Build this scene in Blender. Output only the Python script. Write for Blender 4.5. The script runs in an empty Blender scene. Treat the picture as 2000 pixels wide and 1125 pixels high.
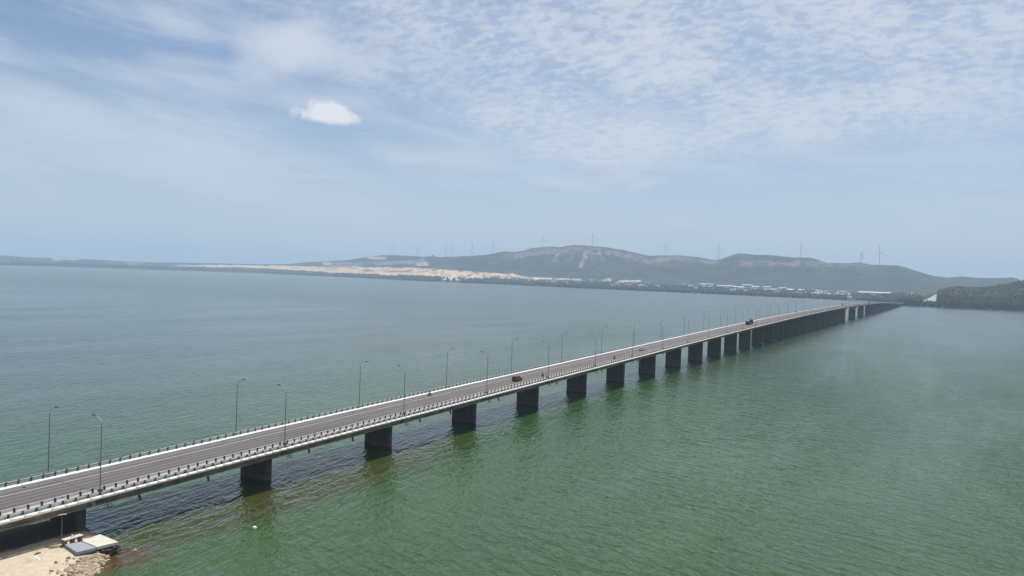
import bpy, bmesh, math, random
import numpy as np
from mathutils import Matrix, Vector
R = math.radians
random.seed(7); rng = np.random.default_rng(7)
SC = bpy.context.scene
COL = SC.collection

# ------------------------------------------------------------------ camera
CAM = np.array([-75.11, -122.83, 44.97])
PITCH, ROLL, YAW, FPX = 0.01478, 0.033225, 0.52156, 1500.0
_cy, _sy, _cp, _sp = math.cos(YAW), math.sin(YAW), math.cos(PITCH), math.sin(PITCH)
FW = np.array([_cy*_cp, _sy*_cp, -_sp]); _rt = np.array([_sy, -_cy, 0.0]); _up = np.cross(_rt, FW)
RT = math.cos(ROLL)*_rt + math.sin(ROLL)*_up
UP = -math.sin(ROLL)*_rt + math.cos(ROLL)*_up
cam = bpy.data.objects.new('camera', bpy.data.cameras.new('camera'))
COL.objects.link(cam); SC.camera = cam
cam.data.sensor_width = 36; cam.data.lens = 36*FPX/2000
cam.data.clip_start = 0.5; cam.data.clip_end = 60000
cam.matrix_world = Matrix(((RT[0], UP[0], -FW[0], CAM[0]), (RT[1], UP[1], -FW[1], CAM[1]), (RT[2], UP[2], -FW[2], CAM[2]), (0, 0, 0, 1)))

SC.view_settings.view_transform = 'Standard'; SC.view_settings.look = 'None'
SC.view_settings.gamma = 1; SC.view_settings.use_curve_mapping = False
SC.view_settings.exposure = 0.04
SC.cycles.volume_bounces = 1; SC.cycles.max_bounces = 6
SC.cycles.diffuse_bounces = 3; SC.cycles.glossy_bounces = 3
SC.cycles.use_denoising = True; SC.cycles.sample_clamp_direct = 8; SC.cycles.sample_clamp_indirect = 4

# ------------------------------------------------------------------ sun + sky
SUN_EL, SUN_AZ = R(68), R(2)          # azimuth in the bridge frame: straight ahead along +X
sd = Vector((math.cos(SUN_EL)*math.cos(SUN_AZ), math.cos(SUN_EL)*math.sin(SUN_AZ), math.sin(SUN_EL)))
sun = bpy.data.objects.new('sun', bpy.data.lights.new('sun', 'SUN')); COL.objects.link(sun)
sun.data.energy = 4.6; sun.data.angle = R(0.5); sun.data.color = (1.0, 0.96, 0.9)
sun.rotation_euler = sd.to_track_quat('Z', 'Y').to_euler()

class NT:
    """tiny helper round a node tree"""
    def __init__(s, tree): s.t = tree; tree.nodes.clear()
    def n(s, typ, **kw):
        nd = s.t.nodes.new(typ)
        for k, v in kw.items(): setattr(nd, k, v)
        return nd
    def put(s, sock, v):
        if v is None: return
        if isinstance(v, bpy.types.NodeSocket): s.t.links.new(v, sock)
        else: sock.default_value = v
    def m(s, op, a, b=None, c=None, clamp=False):
        nd = s.n('ShaderNodeMath', operation=op); nd.use_clamp = clamp
        s.put(nd.inputs[0], a); s.put(nd.inputs[1], b); s.put(nd.inputs[2], c)
        return nd.outputs[0]
    def v(s, op, a, b=None, scale=None):
        nd = s.n('ShaderNodeVectorMath', operation=op)
        s.put(nd.inputs[0], a); s.put(nd.inputs[1], b)
        if scale is not None: s.put(nd.inputs['Scale'], scale)
        return nd.outputs['Value'] if op in ('DOT_PRODUCT', 'LENGTH', 'DISTANCE') else nd.outputs[0]
    def sep(s, a):
        nd = s.n('ShaderNodeSeparateXYZ'); s.put(nd.inputs[0], a); return nd.outputs
    def com(s, x, y, z):
        nd = s.n('ShaderNodeCombineXYZ'); s.put(nd.inputs[0], x); s.put(nd.inputs[1], y); s.put(nd.inputs[2], z); return nd.outputs[0]
    def noise(s, vec, scale, detail=4, rough=0.5, dist=0.0, out='Fac'):
        nd = s.n('ShaderNodeTexNoise'); s.put(nd.inputs['Vector'], vec); s.put(nd.inputs['Scale'], scale)
        nd.inputs['Detail'].default_value = detail; nd.inputs['Roughness'].default_value = rough; nd.inputs['Distortion'].default_value = dist
        return nd.outputs[0 if out == 'Fac' else 1]
    def vor(s, vec, scale, feature='F1', smooth=None, rnd=1.0):
        nd = s.n('ShaderNodeTexVoronoi', feature=feature); s.put(nd.inputs['Vector'], vec); s.put(nd.inputs['Scale'], scale)
        nd.inputs['Randomness'].default_value = rnd
        if smooth is not None: nd.inputs['Smoothness'].default_value = smooth
        return nd.outputs[0]
    def ramp(s, val, a, b, lo=0.0, hi=1.0, smooth=True):
        nd = s.n('ShaderNodeMapRange'); nd.interpolation_type = 'SMOOTHSTEP' if smooth else 'LINEAR'
        s.put(nd.inputs[0], val)
        for i, x in enumerate((a, b, lo, hi)): s.put(nd.inputs[i+1], x)
        return nd.outputs[0]
    def mix(s, f, a, b):
        nd = s.n('ShaderNodeMix', data_type='RGBA'); s.put(nd.inputs[0], f)
        s.put(nd.inputs[6], a if isinstance(a, bpy.types.NodeSocket) else (*a, 1)); s.put(nd.inputs[7], b if isinstance(b, bpy.types.NodeSocket) else (*b, 1))
        return nd.outputs[2]
    def mapping(s, vec, loc=(0, 0, 0), rot=(0, 0, 0), scale=(1, 1, 1)):
        nd = s.n('ShaderNodeMapping'); s.put(nd.inputs[0], vec); nd.inputs[1].default_value = loc
        nd.inputs[2].default_value = rot; nd.inputs[3].default_value = scale; return nd.outputs[0]

world = bpy.data.worlds.new('World'); SC.world = world; world.use_nodes = True
W = NT(world.node_tree)
SKY = 0.080
def build_world():
    dirv = W.n('ShaderNodeTexCoord').outputs['Generated']
    sky = W.n('ShaderNodeTexSky'); sky.sky_type = 'NISHITA'; sky.sun_disc = False
    sky.sun_elevation = SUN_EL; sky.sun_rotation = math.pi/2 - SUN_AZ
    sky.altitude = 50; sky.air_density = 1.15; sky.dust_density = 0.15; sky.ozone_density = 4.0
    x, y, z = W.sep(dirv)
    zc = W.m('MAXIMUM', z, 0.012)
    az = W.m('ARCTAN2', y, x); el = W.m('ARCSINE', z)
    inv = W.m('DIVIDE', 1.0, zc)
    px, py = W.m('MULTIPLY', x, inv), W.m('MULTIPLY', y, inv)             # flat cloud deck coordinates
    inv2 = W.m('DIVIDE', 1.0, W.m('ADD', zc, 0.28))
    q = W.com(W.m('MULTIPLY', x, inv2), W.m('MULTIPLY', y, inv2), 0.0)      # curved cloud deck
    # altocumulus sheet
    warp = W.m('MULTIPLY', W.m('SUBTRACT', W.noise(q, 2.6, 5, 0.62), 0.5), 3.4)
    a = W.m('ADD', W.m('SUBTRACT', W.m('MULTIPLY_ADD', px, 0.26, 2.05), py), W.m('MULTIPLY', warp, 0.62))
    b = W.m('ADD', W.m('SUBTRACT', W.m('MULTIPLY_ADD', py, 0.45, 5.7), px), warp)
    sheet = W.m('MULTIPLY', W.ramp(a, -0.5, 1.0), W.ramp(b, -1.4, 1.6))
    qd = W.v('ADD', q, W.v('SCALE', W.noise(q, 9.0, 3, 0.5, out='Color'), scale=0.05))
    cells = W.noise(W.mapping(qd, rot=(0, 0, 0.55), scale=(1.0, 0.6, 1.0)), 44.0, 3.0, 0.55)
    fine = W.noise(qd, 70.0, 2.0, 0.5)
    big = W.noise(q, 4.2, 4, 0.55)
    cov = W.m('ADD', W.m('MULTIPLY', cells, 0.75), W.m('MULTIPLY', fine, 0.25))
    cov = W.ramp(W.m('ADD', cov, W.m('MULTIPLY', W.m('SUBTRACT', big, 0.5), 0.45)), 0.36, 0.60)
    cov = W.m('MULTIPLY', cov, W.ramp(el, 0.60, 0.36, 0.15, 1.0))
    veil_in = W.ramp(big, 0.3, 0.7, 0.32, 0.58)
    f_sheet = W.m('MULTIPLY', sheet, W.m('ADD', W.m('MULTIPLY', cov, 0.37), veil_in))
    # thin streaked cirrus everywhere, stronger lower down
    st = W.com(W.m('MULTIPLY', az, 2.0), W.m('MULTIPLY', W.m('SUBTRACT', el, W.m('MULTIPLY', az, 0.12)), 10.5), 0.0)
    cirr = W.noise(st, 1.9, 6, 0.58, 0.35)
    f_cirr = W.m('MULTIPLY', W.ramp(cirr, 0.36, 0.72, 0.0, 0.66), W.ramp(el, 0.42, 0.27, 0.12, 1.0))
    low = W.ramp(el, 0.0, 0.28, 0.66, 0.08); hor = W.ramp(el, 0.0, 0.17, 0.95, 0.0)
    stw = W.com(W.m('MULTIPLY', az, 2.2), W.m('MULTIPLY', W.m('SUBTRACT', el, W.m('MULTIPLY', az, 0.0)), 26.0), 3.0)
    wis = W.ramp(W.noise(stw, 2.1, 5, 0.55, 0.4), 0.58, 0.76, 0.0, 0.5)
    wis = W.m('MULTIPLY', wis, W.ramp(el, 0.05, 0.10)); wis = W.m('MULTIPLY', wis, W.ramp(el, 0.22, 0.14))
    def puff(azd, eld, wa, wb, rot, nscale, namp, soft, seed):
        du = W.m('SUBTRACT', az, R(azd)); dv = W.m('SUBTRACT', el, R(eld))
        c, s = math.cos(rot), math.sin(rot)
        u = W.m('DIVIDE', W.m('ADD', W.m('MULTIPLY', du, c), W.m('MULTIPLY', dv, s)), R(wa))
        v = W.m('DIVIDE', W.m('SUBTRACT', W.m('MULTIPLY', dv, c), W.m('MULTIPLY', du, s)), R(wb))
        ns = W.noise(W.com(W.m('MULTIPLY', az, 1.0), W.m('MULTIPLY', el, 1.3), seed), nscale, 6, 0.55)
        r = W.m('SQRT', W.m('ADD', W.m('MULTIPLY', u, u), W.m('MULTIPLY', v, v)))
        r = W.m('ADD', r, W.m('MULTIPLY', W.m('SUBTRACT', ns, 0.5), namp))
        return u, v, W.ramp(r, 1.0+soft*0.5, 1.0-soft*0.5)
    # small cumulus: lumpy top, flat soft base
    du = W.m('SUBTRACT', az, R(43.75)); dv = W.m('SUBTRACT', el, R(11.15))
    v = W.m('DIVIDE', dv, R(1.15)); u = W.m('DIVIDE', W.m('SUBTRACT', du, W.m('MULTIPLY', dv, 0.5)), R(3.3))
    u = W.m('MULTIPLY', u, W.m('MULTIPLY_ADD', W.m('MAXIMUM', v, 0.0), 0.55, 1.0))
    r = W.m('SQRT', W.m('ADD', W.m('MULTIPLY', u, u), W.m('MULTIPLY', v, v)))
    cc = W.com(az, W.m('MULTIPLY', el, 1.2), 1.7)
    r = W.m('ADD', r, W.m('MULTIPLY', W.m('SUBTRACT', W.noise(cc, 26.0, 2, 0.5), 0.5), 1.1))
    r = W.m('ADD', r, W.m('MULTIPLY', W.m('SUBTRACT', W.noise(cc, 90.0, 6, 0.62), 0.5), 0.75))
    top = W.ramp(r, 1.22, 0.42)
    base = W.ramp(W.m('ADD', v, W.m('MULTIPLY', W.m('SUBTRACT', W.noise(cc, 60.0, 4, 0.6), 0.5), 0.5)), -0.95, -0.25)
    cum = W.m('MULTIPLY', top, base)
    _, _, veil = puff(43.6, 10.9, 3.9, 1.6, 0.0, 30.0, 1.2, 1.2, 4.0)
    cum = W.m('MAXIMUM', cum, W.m('MULTIPLY', veil, 0.22))
    _, _, ci1 = puff(46.6, 15.3, 3.0, 1.7, -0.35, 13.0, 1.8, 1.2, 2.0)
    _, _, ci1b = puff(49.5, 16.0, 9.0, 0.9, 0.10, 9.0, 1.6, 1.3, 6.0)
    _, _, ci2 = puff(26.0, 6.9, 2.6, 0.36, 0.12, 16.0, 1.4, 1.1, 3.0)
    _, _, ci3 = puff(20.5, 7.0, 1.3, 0.32, -0.25, 20.0, 1.4, 1.1, 5.0)
    _, _, bnd = puff(57.0, 8.3, 13.0, 1.7, 0.20, 7.0, 1.2, 1.5, 7.0)
    f = W.m('MAXIMUM', f_sheet, f_cirr)
    for g, k in ((low, 1.0), (wis, 1.0), (ci1, 0.85), (ci1b, 0.22), (ci2, 0.55), (ci3, 0.45), (bnd, 0.5)):
        gk = W.m('MULTIPLY', g, k)
        f = W.m('SUBTRACT', W.m('ADD', f, gk), W.m('MULTIPLY', f, gk))
    f = W.m('MAXIMUM', W.m('MULTIPLY', f, 0.9), W.m('MULTIPLY', cum, 0.95), clamp=True)
    f = W.m('MAXIMUM', f, hor); white = W.mix(cum, W.mix(W.ramp(el, 0.02, 0.17), HOR_RGB, CLOUD_RGB), CUM_RGB)
    bg1 = W.n('ShaderNodeBackground'); W.put(bg1.inputs[0], W.v('MULTIPLY', sky.outputs[0], (0.95, 0.99, 1.10))); bg1.inputs[1].default_value = SKY
    bg2 = W.n('ShaderNodeBackground'); W.put(bg2.inputs[0], white); bg2.inputs[1].default_value = 1.0
    mx = W.n('ShaderNodeMixShader'); W.put(mx.inputs[0], f)
    W.t.links.new(bg1.outputs[0], mx.inputs[1]); W.t.links.new(bg2.outputs[0], mx.inputs[2])
    o = W.n('ShaderNodeOutputWorld'); W.t.links.new(mx.outputs[0], o.inputs[0])
HOR_RGB = (0.60, 0.655, 0.72); CLOUD_RGB = (0.70, 0.74, 0.80); CUM_RGB = (0.84, 0.85, 0.88)
build_world()

# ------------------------------------------------------------------ helpers
def mat(name, base, rough=0.8, var=0.0, vscale=1.0, metal=0.0, bump=0.0, bscale=None, stretch=(1, 1, 1), spec=None, vcol=None):
    m = bpy.data.materials.new(name); m.use_nodes = True
    t = NT(m.node_tree); p = t.n('ShaderNodeBsdfPrincipled'); o = t.n('ShaderNodeOutputMaterial')
    t.t.links.new(p.outputs[0], o.inputs[0])
    geo = t.n('ShaderNodeNewGeometry').outputs['Position']
    vec = t.mapping(geo, scale=stretch)
    col = (*base, 1)
    if vcol:
        col = t.n('ShaderNodeVertexColor', layer_name=vcol).outputs[0]
    if var > 0:
        n = t.noise(vec, vscale, 6, 0.6)
        k = t.ramp(n, 0.28, 0.72, 1-var, 1+var, smooth=False)
        if vcol: col = t.v('SCALE', col, scale=k)
        else: col = t.v('SCALE', tuple(base), scale=k)
    t.put(p.inputs['Base Color'], col); p.inputs['Roughness'].default_value = rough; p.inputs['Metallic'].default_value = metal
    if spec is not None: p.inputs['Specular IOR Level'].default_value = spec
    if bump > 0:
        b = t.n('ShaderNodeBump'); b.inputs['Distance'].default_value = bump; t.put(b.inputs['Height'], t.noise(vec, bscale or vscale*3, 5, 0.6))
        t.t.links.new(b.outputs[0], p.inputs['Normal'])
    return m

class MB:
    """collects simple shapes; .mesh() gives mesh data"""
    def __init__(s): s.v = []; s.f = []
    def add(s, vs, fs):
        o = len(s.v); s.v += [tuple(map(float, p)) for p in vs]; s.f += [tuple(i+o for i in f) for f in fs]; return s
    def box(s, x0, x1, y0, y1, z0, z1):
        return s.add([(x0, y0, z0), (x1, y0, z0), (x1, y1, z0), (x0, y1, z0), (x0, y0, z1), (x1, y0, z1), (x1, y1, z1), (x0, y1, z1)],
                     [(0, 3, 2, 1), (4, 5, 6, 7), (0, 1, 5, 4), (1, 2, 6, 5), (2, 3, 7, 6), (3, 0, 4, 7)])
    def tube(s, pts, rad, n=6, caps=True):
        pts = [Vector(p) for p in pts]; rads = rad if isinstance(rad, (list, tuple)) else [rad]*len(pts)
        o = len(s.v); prev = None
        for i, p in enumerate(pts):
            d = (pts[min(i+1, len(pts)-1)] - pts[max(i-1, 0)]).normalized()
            a = Vector((0, 0, 1)) if abs(d.z) < 0.9 else Vector((1, 0, 0))
            u = d.cross(a).normalized(); w = d.cross(u).normalized()
            if prev is not None and u.dot(prev) < 0: u, w = -u, -w
            prev = u
            for k in range(n):
                t = 2*math.pi*k/n; q = p + (u*math.cos(t) + w*math.sin(t))*rads[i]; s.v.append(tuple(q))
        for i in range(len(pts)-1):
            for k in range(n):
                a, b = o+i*n+k, o+i*n+(k+1) % n; s.f.append((a, b, b+n, a+n))
        if caps:
            s.f.append(tuple(o+k for k in reversed(range(n)))); e = o+(len(pts)-1)*n; s.f.append(tuple(e+k for k in range(n)))
        return s
    def prism(s, poly, axis, a, b):
        """poly = 2-D outline; extruded along axis from a to b"""
        n = len(poly)
        def P(p, h): return {'x': (h, p[0], p[1]), 'y': (p[0], h, p[1]), 'z': (p[0], p[1], h)}[axis]
        vs = [P(p, a) for p in poly] + [P(p, b) for p in poly]
        return s.add(vs, [tuple(range(n))[::-1], tuple(range(n, 2*n))] + [(i, (i+1) % n, n+(i+1) % n, n+i) for i in range(n)])
    def mesh(s, name, m, smooth=False, bevel=0):
        me = bpy.data.meshes.new(name); me.from_pydata(s.v, [], s.f)
        bm = bmesh.new(); bm.from_mesh(me)
        if bevel:
            bmesh.ops.bevel(bm, geom=[e for e in bm.edges], offset=bevel, segments=1, affect='EDGES', profile=0.7)
        bmesh.ops.recalc_face_normals(bm, faces=bm.faces); bm.to_mesh(me); bm.free()
        for q in (m if isinstance(m, (list, tuple)) else [m]): me.materials.append(q)
        if smooth: me.polygons.foreach_set('use_smooth', [True]*len(me.polygons))
        return me
def link(name, data, parent=None, loc=(0, 0, 0), rot=(0, 0, 0), scale=(1, 1, 1), label=None, cat=None, group=None, kind=None):
    o = bpy.data.objects.new(name, data); COL.objects.link(o); o.parent = parent
    o.location = loc; o.rotation_euler = rot; o.scale = scale
    if label: o['label'] = label
    if cat: o['category'] = cat
    if group: o['group'] = group
    if kind: o['kind'] = kind
    return o
def empty(name, loc, label, cat, group=None, rz=0, ry=0):
    return link(name, None, None, loc, (0, ry, rz), label=label, cat=cat, group=group)
def dup(root, loc, rot=None, label=None, scale=None):
    r = root.copy(); COL.objects.link(r); r.location = loc
    if rot is not None: r.rotation_euler = rot
    if scale is not None: r.scale = (scale,)*3
    if label: r['label'] = label
    for ch in list(root.children):
        c = ch.copy(); COL.objects.link(c); c.parent = r
        for g in list(ch.children):
            d = g.copy(); COL.objects.link(d); d.parent = c
    return r
def np_mesh(name, V, F, m, cols=None, smooth=True):
    V = np.asarray(V, np.float32); F = np.asarray(F, np.int32); k = F.shape[1]
    me = bpy.data.meshes.new(name); me.vertices.add(len(V)); me.vertices.foreach_set('co', V.ravel())
    me.loops.add(F.size); me.loops.foreach_set('vertex_index', F.ravel())
    me.polygons.add(len(F)); me.polygons.foreach_set('loop_start', np.arange(0, F.size, k, dtype=np.int32))
    me.update(calc_edges=True)
    if smooth: me.polygons.foreach_set('use_smooth', np.ones(len(F), bool))
    if cols is not None:
        a = me.color_attributes.new('Col', 'FLOAT_COLOR', 'POINT')
        c = np.ones((len(V), 4), np.float32); c[:, :3] = cols; a.data.foreach_set('color', c.ravel())
    me.materials.append(m); me.validate(); return me
def _hash(ix, iy, seed):
    n = (ix.astype(np.int64)*374761393 + iy.astype(np.int64)*668265263 + seed*974634777) & 0x7fffffff
    n = ((n ^ (n >> 13))*1274126177) & 0x7fffffff
    return ((n ^ (n >> 16)) & 0xffff)/65535.0
def vnoise(x, y, seed=0):
    x = np.asarray(x, float); y = np.asarray(y, float)
    ix, iy = np.floor(x), np.floor(y); fx, fy = x-ix, y-iy
    fx = fx*fx*(3-2*fx); fy = fy*fy*(3-2*fy)
    a, b, c, d = (_hash(ix+i, iy+j, seed) for j in (0, 1) for i in (0, 1))
    return (a*(1-fx)+b*fx)*(1-fy) + (c*(1-fx)+d*fx)*fy
def fbm(x, y, seed=0, octv=4, g=0.5):
    t = 0; a = 1; s = 0
    for i in range(octv):
        t = t + a*vnoise(x*2**i, y*2**i, seed+i*17); s += a; a *= g
    return t/s
def ray(X, Y):
    """world direction through a point of the 2000 x 1125 photograph (used to survey the far land)"""
    X = np.asarray(X, float)[..., None]; Y = np.asarray(Y, float)[..., None]
    return FW + (X-1000)/FPX*RT - (Y-562.5)/FPX*UP
def project(P):
    d = np.asarray(P) - CAM; z = d@FW
    return 1000+FPX*(d@RT)/z, 562.5-FPX*(d@UP)/z

# ------------------------------------------------------------------ deck profile
_px = [-400, -200, -15, 6, 32, 52, 62, 86, 105, 141, 218, 298, 375, 556, 769, 984, 1150, 1331, 1607, 1915, 2200, 2353, 2450, 2520, 2700]
_pz = [3.0, 4.2, 7.3, 7.5, 8.1, 8.5, 8.7, 9.1, 9.5, 10.15, 11.6, 13.1, 14.7, 17.4, 19.8, 20.9, 21.1, 20.6, 18.7, 14.2, 9.0, 6.6, 5.0, 4.3, 3.4]
_gx = np.arange(-700, 3000, 5.0); _gz = np.interp(_gx, _px, _pz)
def _sm(a, s):
    k = np.exp(-0.5*(np.arange(-4*s, 4*s+1)/s)**2); k /= k.sum()
    return np.convolve(np.pad(a, (len(k)//2,)*2, 'edge'), k, 'valid')
_a, _b = _sm(_gz, 6), _sm(_gz, 24); _w = np.clip((_gx-120)/300, 0, 1); _gz = _a*(1-_w)+_b*_w
def zr(x): return np.interp(x, _gx, _gz)
def slope(x): return math.atan2(float(zr(x+2)-zr(x-2)), 4.0)

# ------------------------------------------------------------------ materials
M = {}
M['concrete'] = mat('concrete', (0.30, 0.28, 0.25), 0.9, 0.35, 0.5, stretch=(0.4, 0.4, 2.0))
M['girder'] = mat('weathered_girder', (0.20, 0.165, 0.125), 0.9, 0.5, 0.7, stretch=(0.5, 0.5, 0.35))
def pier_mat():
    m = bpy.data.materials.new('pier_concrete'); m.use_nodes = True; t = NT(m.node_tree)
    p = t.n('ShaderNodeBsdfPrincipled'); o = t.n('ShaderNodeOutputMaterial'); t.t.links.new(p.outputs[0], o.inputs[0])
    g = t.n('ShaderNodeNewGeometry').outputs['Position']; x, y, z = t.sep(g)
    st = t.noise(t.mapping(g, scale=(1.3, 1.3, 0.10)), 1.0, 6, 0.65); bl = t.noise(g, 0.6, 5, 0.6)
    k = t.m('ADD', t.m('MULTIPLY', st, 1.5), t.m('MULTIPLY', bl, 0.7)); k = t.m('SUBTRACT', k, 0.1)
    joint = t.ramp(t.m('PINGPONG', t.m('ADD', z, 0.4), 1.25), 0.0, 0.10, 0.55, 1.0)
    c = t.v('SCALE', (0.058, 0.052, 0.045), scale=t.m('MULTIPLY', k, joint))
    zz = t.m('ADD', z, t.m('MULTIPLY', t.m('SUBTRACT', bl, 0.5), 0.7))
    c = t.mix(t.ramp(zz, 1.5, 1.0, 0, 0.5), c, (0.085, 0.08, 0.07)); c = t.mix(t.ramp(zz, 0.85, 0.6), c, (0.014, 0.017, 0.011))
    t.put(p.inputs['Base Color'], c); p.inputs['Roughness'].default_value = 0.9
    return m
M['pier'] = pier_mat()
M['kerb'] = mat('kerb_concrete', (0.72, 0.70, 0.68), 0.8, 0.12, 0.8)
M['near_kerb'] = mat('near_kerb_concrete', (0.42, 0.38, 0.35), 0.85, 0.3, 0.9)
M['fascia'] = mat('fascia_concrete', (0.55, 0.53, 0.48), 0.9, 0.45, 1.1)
M['post'] = mat('dark_post', (0.035, 0.036, 0.036), 0.6, 0.3, 3)
M['rail'] = mat('rail_paint', (0.50, 0.51, 0.50), 0.5, 0.15, 1.5)
M['pipe'] = mat('white_pipe', (0.86, 0.84, 0.78), 0.5, 0.07, 0.7)
M['collar'] = mat('pipe_collar', (0.50, 0.45, 0.38), 0.7, 0.2, 3)
M['line'] = mat('road_paint', (0.50, 0.465, 0.44), 0.7, 0.12, 0.9, stretch=(0.3, 2, 1))
M['line2'] = mat('worn_road_paint', (0.25, 0.222, 0.208), 0.8, 0.15, 0.9, stretch=(0.3, 2, 1))
M['galv'] = mat('galvanised_steel', (0.13, 0.135, 0.135), 0.6, 0.2, 1)
M['lamp'] = mat('lamp_head', (0.08, 0.08, 0.085), 0.5)
M['steel_dark'] = mat('dark_steel', (0.05, 0.05, 0.05), 0.6)
M['slab'] = mat('landing_slab', (0.56, 0.53, 0.45), 0.9, 0.10, 0.9, bump=0.02)
M['grey'] = mat('grey_slab', (0.28, 0.30, 0.33), 0.85, 0.08, 0.8)
M['brick'] = mat('brick_pillar', (0.24, 0.12, 0.07), 0.9, 0.3, 3)
M['rock'] = mat('rock', (0.37, 0.285, 0.205), 0.92, 0.4, 1.3, bump=0.06, bscale=4)
M['rubble'] = mat('dark_rubble', (0.07, 0.055, 0.045), 0.95, 0.5, 2.5, bump=0.08, bscale=5)
M['white_wall'] = mat('white_render', (0.62, 0.61, 0.58), 0.8, 0.12, 0.05)
M['roof_white'] = mat('white_sheet_roof', (0.80, 0.80, 0.80), 0.5, 0.08, 0.04)
M['roof_grey'] = mat('grey_sheet_roof', (0.40, 0.42, 0.45), 0.6, 0.1, 0.04)
M['roof_red'] = mat('red_roof', (0.30, 0.13, 0.09), 0.8, 0.2, 0.1)
M['pink_wall'] = mat('pink_render', (0.50, 0.42, 0.40), 0.85, 0.1, 0.05)
M['turbine'] = mat('turbine_paint', (0.60, 0.60, 0.61), 0.5)
M['glass'] = mat('car_glass', (0.01, 0.012, 0.015), 0.08)
M['tyre'] = mat('tyre', (0.012, 0.012, 0.012), 0.85)
M['rim'] = mat('rim', (0.35, 0.35, 0.36), 0.35, metal=0.8)
M['red_paint'] = mat('dark_red_paint', (0.13, 0.003, 0.006), 0.3)
M['white_paint'] = mat('white_car_paint', (0.75, 0.75, 0.76), 0.3)
M['black_paint'] = mat('black_paint', (0.015, 0.014, 0.018), 0.35)
M['cargo'] = mat('dark_cargo', (0.035, 0.028, 0.026), 0.85, 0.3, 1)
M['grey_paint'] = mat('silver_paint', (0.33, 0.36, 0.38), 0.4)
M['lens_red'] = mat('tail_lens', (0.5, 0.05, 0.03), 0.3)
M['lens_white'] = mat('head_lens', (0.7, 0.7, 0.7), 0.2)
M['skin'] = mat('skin', (0.30, 0.17, 0.11), 0.6)
M['cloth_dark'] = mat('dark_cloth', (0.018, 0.016, 0.02), 0.9)
M['cloth_red'] = mat('maroon_cloth', (0.06, 0.012, 0.015), 0.9)
M['helmet'] = mat('helmet', (0.05, 0.03, 0.035), 0.3)

def asphalt():
    m = bpy.data.materials.new('asphalt'); m.use_nodes = True; t = NT(m.node_tree)
    p = t.n('ShaderNodeBsdfPrincipled'); o = t.n('ShaderNodeOutputMaterial'); t.t.links.new(p.outputs[0], o.inputs[0])
    g = t.n('ShaderNodeNewGeometry').outputs['Position']; x, y, z = t.sep(g)
    # tyre bands run along the lanes (worn smoother and darker in lane middles), dust on the shoulders
    yy = t.m('ADD', y, t.m('MULTIPLY', t.m('SUBTRACT', t.noise(t.mapping(g, scale=(0.02, 0.3, 1)), 1.0, 3), 0.5), 0.8))
    band = t.m('SINE', t.m('MULTIPLY_ADD', yy, 2*math.pi/1.75, 1.7))
    lane = t.m('SINE', t.m('MULTIPLY_ADD', yy, 2*math.pi/3.5, -1.65))
    streak = t.noise(t.mapping(g, scale=(0.03, 1.6, 1)), 1.0, 5, 0.6)
    blot = t.noise(t.mapping(g, scale=(0.15, 0.5, 1)), 1.0, 5, 0.6)
    k = t.m('ADD', t.m('MULTIPLY', band, 0.14), t.m('MULTIPLY', lane, 0.13))
    k = t.m('ADD', k, t.m('MULTIPLY', t.m('SUBTRACT', streak, 0.5), 0.55))
    k = t.m('ADD', k, t.m('MULTIPLY', t.m('SUBTRACT', blot, 0.5), 0.35))
    k = t.m('ADD', k, 1.0)
    pat = t.ramp(t.noise(t.mapping(g, scale=(0.045, 0.28, 1)), 1.0, 2, 0.4), 0.66, 0.69, 1.0, 0.84); k = t.m('MULTIPLY', k, pat)
    edge = t.m('MAXIMUM', t.ramp(yy, 0.6, -1.8), t.ramp(yy, 8.0, 9.9, 0, 0.35))
    c = t.mix(edge, (0.100, 0.089, 0.084), (0.220, 0.192, 0.170))
    c = t.v('SCALE', c, scale=k)
    t.put(p.inputs['Base Color'], c); p.inputs['Roughness'].default_value = 0.85
    return m
M['asphalt'] = asphalt()

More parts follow.
